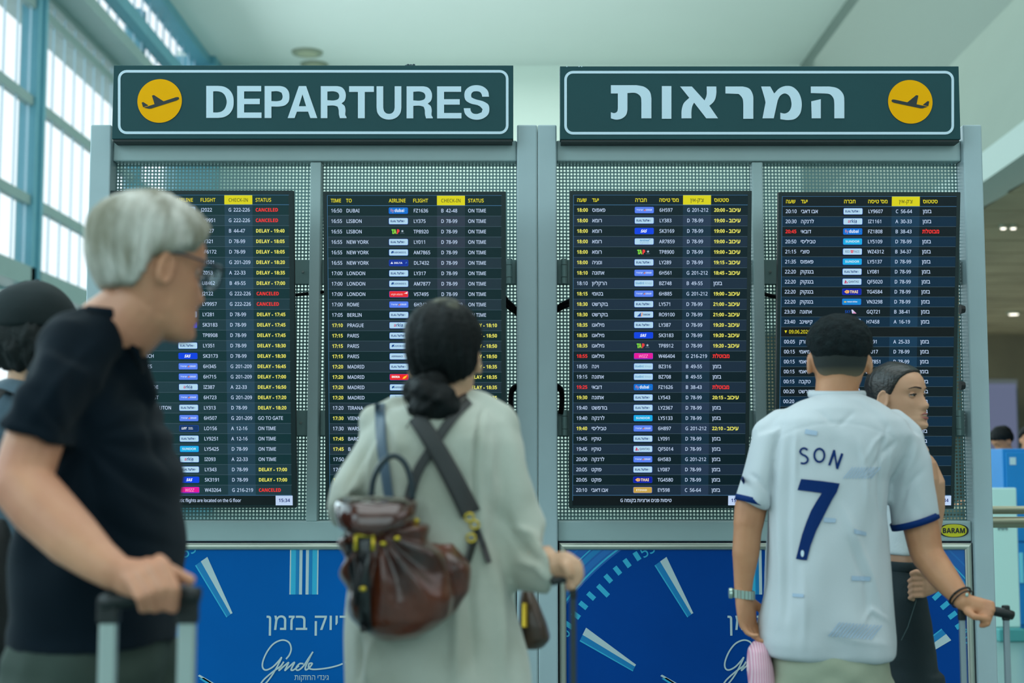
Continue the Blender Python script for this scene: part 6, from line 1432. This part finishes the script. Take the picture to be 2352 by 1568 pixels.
M.limb([P(2060, 1075, Y7+.14), P(2050, 1180, Y7+.17), P(2060, 1300, Y7+.15)], [.038, .032, .024]); pose_hand(M, P(2060, 1300, Y7+.15), Vector((.1, 0, -1)), Vector((0, 1, 0)), 1, sc_=.85)
legs(M, P(2065, 1440, Y7+.05), P(2110, 1440, Y7+.04), Vector((.0, 0, 0)), .075, .05, .04)
b7 = solid(M, .0032, 2)
M = MB(); rings(M, [(1085, 2038, 2120), (1110, 2032, 2126), (1180, 2034, 2120), (1240, 2034, 2106), (1272, 2032, 2102)], Y7+.05, [.13, .145, .135, .12, .118])
top = solid(M, .006, 3, folds(10, 10, 20, .003))
M = MB(); rings(M, [(1293, 2030, 2104), (1330, 2026, 2108), (1400, 2022, 2126), (1480, 2020, 2142), (1560, 2018, 2150), (1640, 2020, 2152)], Y7+.05, [.122, .14, .15, .15, .15, .14])
for px, yo in ((2065, .07), (2108, 0)):
    a = P(px, 1620, Y7); M.loft([(a+Vector((0, yo, .1)), Vector((.085, 0, 0)), Vector((0, .1, 0))), (Vector((a.x, a.y+yo, .45)), Vector((.085, 0, 0)), Vector((0, .09, 0))), (Vector((a.x, a.y+yo, .08)), Vector((.085, 0, 0)), Vector((0, .1, 0)))], 20)
jn = solid(M, .007, 3, folds(9, 9, 14, .006))
tuck(b7, top, lambda x, y, c: 1095 < y < 1262 and x < 2112); tuck(b7, jn, lambda x, y, c: (y > 1305 and x < 2075 and c.y > Y7-.07) or y > 1390)
obj('body', b7, SK_GIRL, r7, world=True, smooth=True); face(r7, H7, (168, 92, 84), (38, 28, 24), off=.0022, lidm=SK_GIRL, mouth=True, fine=340)
obj('crop_top', top, mat('white_rib', (214, 220, 220), rough=.8, bump=.1, bs=150), r7, world=True, smooth=True)
jo7 = obj('jeans', jn, mat('black_denim', (16, 34, 38), rough=.8, var=.2, vs=5, bump=.1, bs=200), r7, world=True, smooth=True)
M = MB(); c = P(2067, 1297, Y7+.05); M.tube([c+Vector((.054*math.cos(t), .125*math.sin(t), 0)) for t in np.linspace(0, 2*math.pi, 33)], [(.016, .004)]*33, 8, flat=(0, 0, 1)); obj('waistband', M, mat('black_denim', (16, 34, 38)), jo7, world=True, root=r7, smooth=True)
M = MB(); M.tube([P(2110, 1315, Y7-.10), P(2104, 1380, Y7-.11), P(2085, 1440, Y7-.12), P(2070, 1470, Y7-.12)], .0012, 5); obj('seam', M, mat('seam_thread', (60, 84, 84)), jo7, world=True, root=r7)
M_slick = mat('slick_brown_hair', (26, 26, 26), rough=.32, rgb2=(44, 40, 36), vs=50, stretch=(.3, 1, 1), bump=.25, bs=120)
hm = hair(H7, .007, [(-.13, -.055), (-.06, -.05), (-.035, -.03), (-.016, -.012), (.0, .0), (.018, .002), (.030, .024), (.045, .052), (.06, .070), (.075, .082), (.1, .095)], .0035, strands(H7, .0007, (90, 90, 5)), edge=.006, iters=2)
h7 = obj('hair', hm, M_slick, r7, world=True, smooth=True)
M = MB(); M.tube([H7 @ Vector((0, -.085, -.02)), H7 @ Vector((0, -.115, -.025)), P(2004, 938, Y7+.06), P(2004, 965, Y7+.05), P(2016, 995, Y7+.06), P(2022, 1040, Y7+.07)], [.016, .014, .024, .028, .024, .014], 16)
pt = solid(M, .0035, 2, lambda co: .0018*vnoise(co*np.array([90, 90, 14]))); obj('ponytail', pt, M_slick, h7, world=True, root=r7, smooth=True)
M = MB(); c = H7 @ Vector((0, -.107, -.024)); M.ell(c, (.019, .012, .019), n=12); obj('hair_tie', M, mat('hair_tie_tan', (150, 140, 110), rough=.6), h7, world=True, root=r7, smooth=True)
for k, (x, y) in enumerate(((2036, 944), (2040, 949), (2044.5, 951))):
    M = MB(); M.ell(P(x, y, Y7-.085), (.0028, .0028, .0028+.0012*(k == 1)), n=8); obj('earring', M, mat('gold_stud', (236, 226, 180), rough=.2, metal=.8), r7, world=True, smooth=True)
M = MB(); c = P(2106, 1355, YH7-.010); M.tube([c+Vector((.006*math.cos(t), -.008*abs(math.sin(t))*0-.002, .011*math.sin(t))) for t in np.linspace(0, 2*math.pi, 17)], .0018, 6); obj('finger_ring', M, M_gold, r7, world=True)
shoes(r7, [Vector((P(2065, 1440, Y7).x, Y7+.07, 0)), Vector((P(2108, 1440, Y7).x, Y7, 0))], Vector((1, -.3, 0)), mat('shoe_white', (190, 192, 190)))

# ---- right background: lockers, rails, seated people -----------------------------------
M_blue = mat('locker_blue', (0, 128, 200), rough=.35, var=.03, vs=2)
YL = 11.5
c0 = P(2302, 1030, YL); zt = c0.z; wdt = .62
for k in range(3):
    x0 = c0.x+k*(wdt+.01)
    r = thing('locker', ('bright blue steel cabinet nearest the grey post, behind the rails', 'second bright blue steel cabinet, cut by the right edge', 'bright blue steel cabinet beyond the right edge')[k], 'cabinet', (x0, YL, 0))
    m = MB(); m.rbox((x0, YL, .06), (x0+wdt, YL+.5, zt), .008); obj('carcass', m, M_blue, r, world=True)
    m = MB(); m.rbox((x0+.02, YL-.018, .75), (x0+wdt-.02, YL-.001, zt-.03), .005); d1_ = obj('door', m, M_blue, r, world=True)
    m = MB(); m.rbox((x0+.02, YL-.018, .09), (x0+wdt-.02, YL-.001, .735), .005); d2_ = obj('door', m, M_blue, r, world=True)
    m = MB(); m.rbox((x0+.055, YL-.035, .95+.06), (x0+.085, YL-.018, 1.03+.05), .003); obj('handle', m, mat('handle_pale', (190, 214, 220), rough=.4), d1_, world=True, root=r)
    m = MB(); m.rbox((x0+.10, YL-.035, .42), (x0+.13, YL-.018, .66), .004); obj('handle', m, mat('handle_cyan', (120, 210, 230), rough=.4), d2_, world=True, root=r)
    m = MB(); m.rbox((x0+.05, YL-.022, zt-.13), (x0+.10, YL-.018, zt-.07), .001); obj('tag', m, mat('handle_pale', (190, 214, 220)), d1_, world=True, root=r)
    m = MB(); m.rbox((x0+.01, YL+.03, 0), (x0+wdt-.01, YL+.48, .06), .004); obj('plinth', m, mat('plinth_teal', (70, 150, 150)), r, world=True)
x1 = P(2268, 1200, 11.3).x; x2 = P(2333, 1200, 11.3).x
r = thing('barrier_board', 'pale mint board standing left of the blue cabinet', 'panel', ((x1+x2)/2, 11.2, 0))
m = MB(); m.rbox((x1, 11.2, .10), (x2-.02, 11.24, P(2300, 1120, 11.2).z), .01); obj('board', m, mat('mint_board', (196, 232, 224), rough=.5), r, world=True)
m = MB(); m.rbox((x1, 11.1, 0), (x2-.02, 11.34, .10), .01); obj('foot', m, mat('plinth_teal', (70, 150, 150)), r, world=True)
m = MB()
for k, (dx, dz) in enumerate(((0, 0), (.03, -.004), (.055, .0), (.06, -.03), (.02, -.03))): m.rect(0, 0, 0, 0)
m = MB(); bz_ = P(2293, 1217, 11.195)
for k in range(5): m.box((bz_.x+k*.016, 11.193, bz_.z+.008*(k % 2)), (bz_.x+k*.016+.008, 11.199, bz_.z+.02+.008*(k % 2)))
obj('scribble', m, mat('ink', (60, 90, 100)), r, world=True, kind='stuff')
# handrail with two tubes
YR = 7.4; r = thing('handrail', 'double satin metal rail to the right of the stand', 'railing', (P(2300, 1200, YR).x, YR, 0))
xa, xb = P(2278, 1200, YR).x-.35, P(2278, 1200, YR).x+2.2
for py, rr_ in ((1171, .021), (1199, .029)):
    m = MB(); m.tube([P(2300, py, YR)+Vector((xa-P(2300, py, YR).x, 0, 0)), P(2300, py, YR)+Vector((xb-P(2300, py, YR).x, 0, 0))], rr_, 20); obj('rail_tube', m, mat('rail_satin', (150, 146, 122), rough=.3, metal=.6), r, world=True, smooth=True)
for xx in (xa+.1, xb-.1):
    m = MB(); m.tube([Vector((xx, YR+.02, 0)), Vector((xx, YR+.02, P(2300, 1171, YR).z))], .02, 14); obj('rail_post', m, mat('rail_satin', (150, 146, 122)), r, world=True, smooth=True)
def bystander(lbl, px, py, Y, phi, pitch, hairc, shirtc, k=1.0):
    r = thing('person', lbl, 'person', (P(px, 1300, Y).x, Y, 0)); M = MB(); c = P(px, py, Y); H_ = headM(c, phi, pitch, 0, k)
    f = Vector((math.cos(math.radians(phi)), math.sin(math.radians(phi)), 0)); nb = c-f*.10+Vector((0, 0, -.20))
    head_skin(M, H_, ([c+Vector((0, 0, -.07))-f*.03, nb], [.055, .065]))
    g0 = Vector((c.x-.14*f.x, c.y-.14*f.y, 0)); s_ = f.cross(Vector((0, 0, 1)))
    T = [(g0+Vector((0, 0, z))+f*(.08*(z-1)), s_*a, f*b) for z, a, b in ((.86, .15, .10), (1.1, .15, .10), (1.3, .19, .11), (c.z-.27, .19, .09), (c.z-.21, .08, .07))]
    M.loft(T, 20)
    for s in (-1, 1):
        sh_ = g0+Vector((0, 0, c.z-.30))+s_*s*.19+f*.03; e = sh_+f*.10+Vector((0, 0, -.26))+s_*s*.03; M.limb([sh_, e, e+f*.22+Vector((0, 0, .02))], [.048, .04, .028]); pose_hand(M, e+f*.22+Vector((0, 0, .02)), f, Vector((0, 0, 1)), s, sc_=.95)
    legs(M, g0+Vector((0, 0, .86))+s_*.09, g0+Vector((0, 0, .86))-s_*.09, Vector((0, 0, 0)), .085, .055, .045)
    bm_ = solid(M, .008, 3); obj('body', bm_, SK_MID, r, world=True, smooth=True); face(r, H_)
    obj('hair', hair(H_, .016, [(-.13, -.05), (-.05, -.045), (-.03, -.02), (-.01, .0), (.03, .02), (.06, .045), (.1, .065)], .007, strands(H_, .006, (30, 30, 20))), M_bhair, r, world=True, smooth=True)
    M = MB(); M.loft([(a, b*1.12, c_*1.2) for a, b, c_ in T], 20)
    for s in (-1, 1): sh_ = g0+Vector((0, 0, c.z-.31))+s_*s*.19+f*.03; M.limb([sh_, sh_+f*.05+Vector((0, 0, -.15))+s_*s*.015], [.066, .062])
    obj('shirt', solid(M, .010, 3, folds(6, 6, 12, .005)), shirtc, r, world=True, smooth=True)
    M = MB(); M.loft([(g0+Vector((0, 0, .9)), s_*.18, f*.13), (g0+Vector((0, 0, .78)), s_*.19, f*.14)], 20); legs(M, g0+Vector((0, 0, .82))+s_*.09, g0+Vector((0, 0, .82))-s_*.09, Vector((0, 0, 0)), .105, .08, .065)
    obj('trousers', solid(M, .012, 3), M_dk, r, world=True, smooth=True); shoes(r, [g0+s_*.09, g0-s_*.09], f, mat('shoe_black', (22, 22, 22)))
bystander('dark-haired man bending his head, in pale blue shirt, behind the blue cabinets', 2302, 1012, 12.6, -165, -34, None, mat('shirt_lavender', (150, 170, 220), rough=.8))
bystander('dark-haired person at the far right edge behind the blue cabinets', 2362, 1008, 13.6, -100, 0, None, mat('shirt_pale', (190, 200, 200), rough=.8), .95)
# advertising light box far behind
r = thing('light_box', 'hazy lavender lit wall display far back at the right', 'screen', (P(2310, 900, 30).x, 30, 0))
a, b = P(2262, 985, 30), P(2338, 870, 30)
m = MB(); m.rbox((a.x, 30, 0), (b.x, 30.3, b.z), .02); obj('casing', m, mat('casing_grey', (120, 124, 130)), r, world=True)
m = MB(); m.rect(0, 0, 1, 1); m.v = [(a.x+.05, 29.99, .6), (b.x-.05, 29.99, .6), (b.x-.05, 29.99, b.z-.1), (a.x+.05, 29.99, b.z-.1)]; obj('lit_face', m, glow((96, 104, 130)), r, world=True)
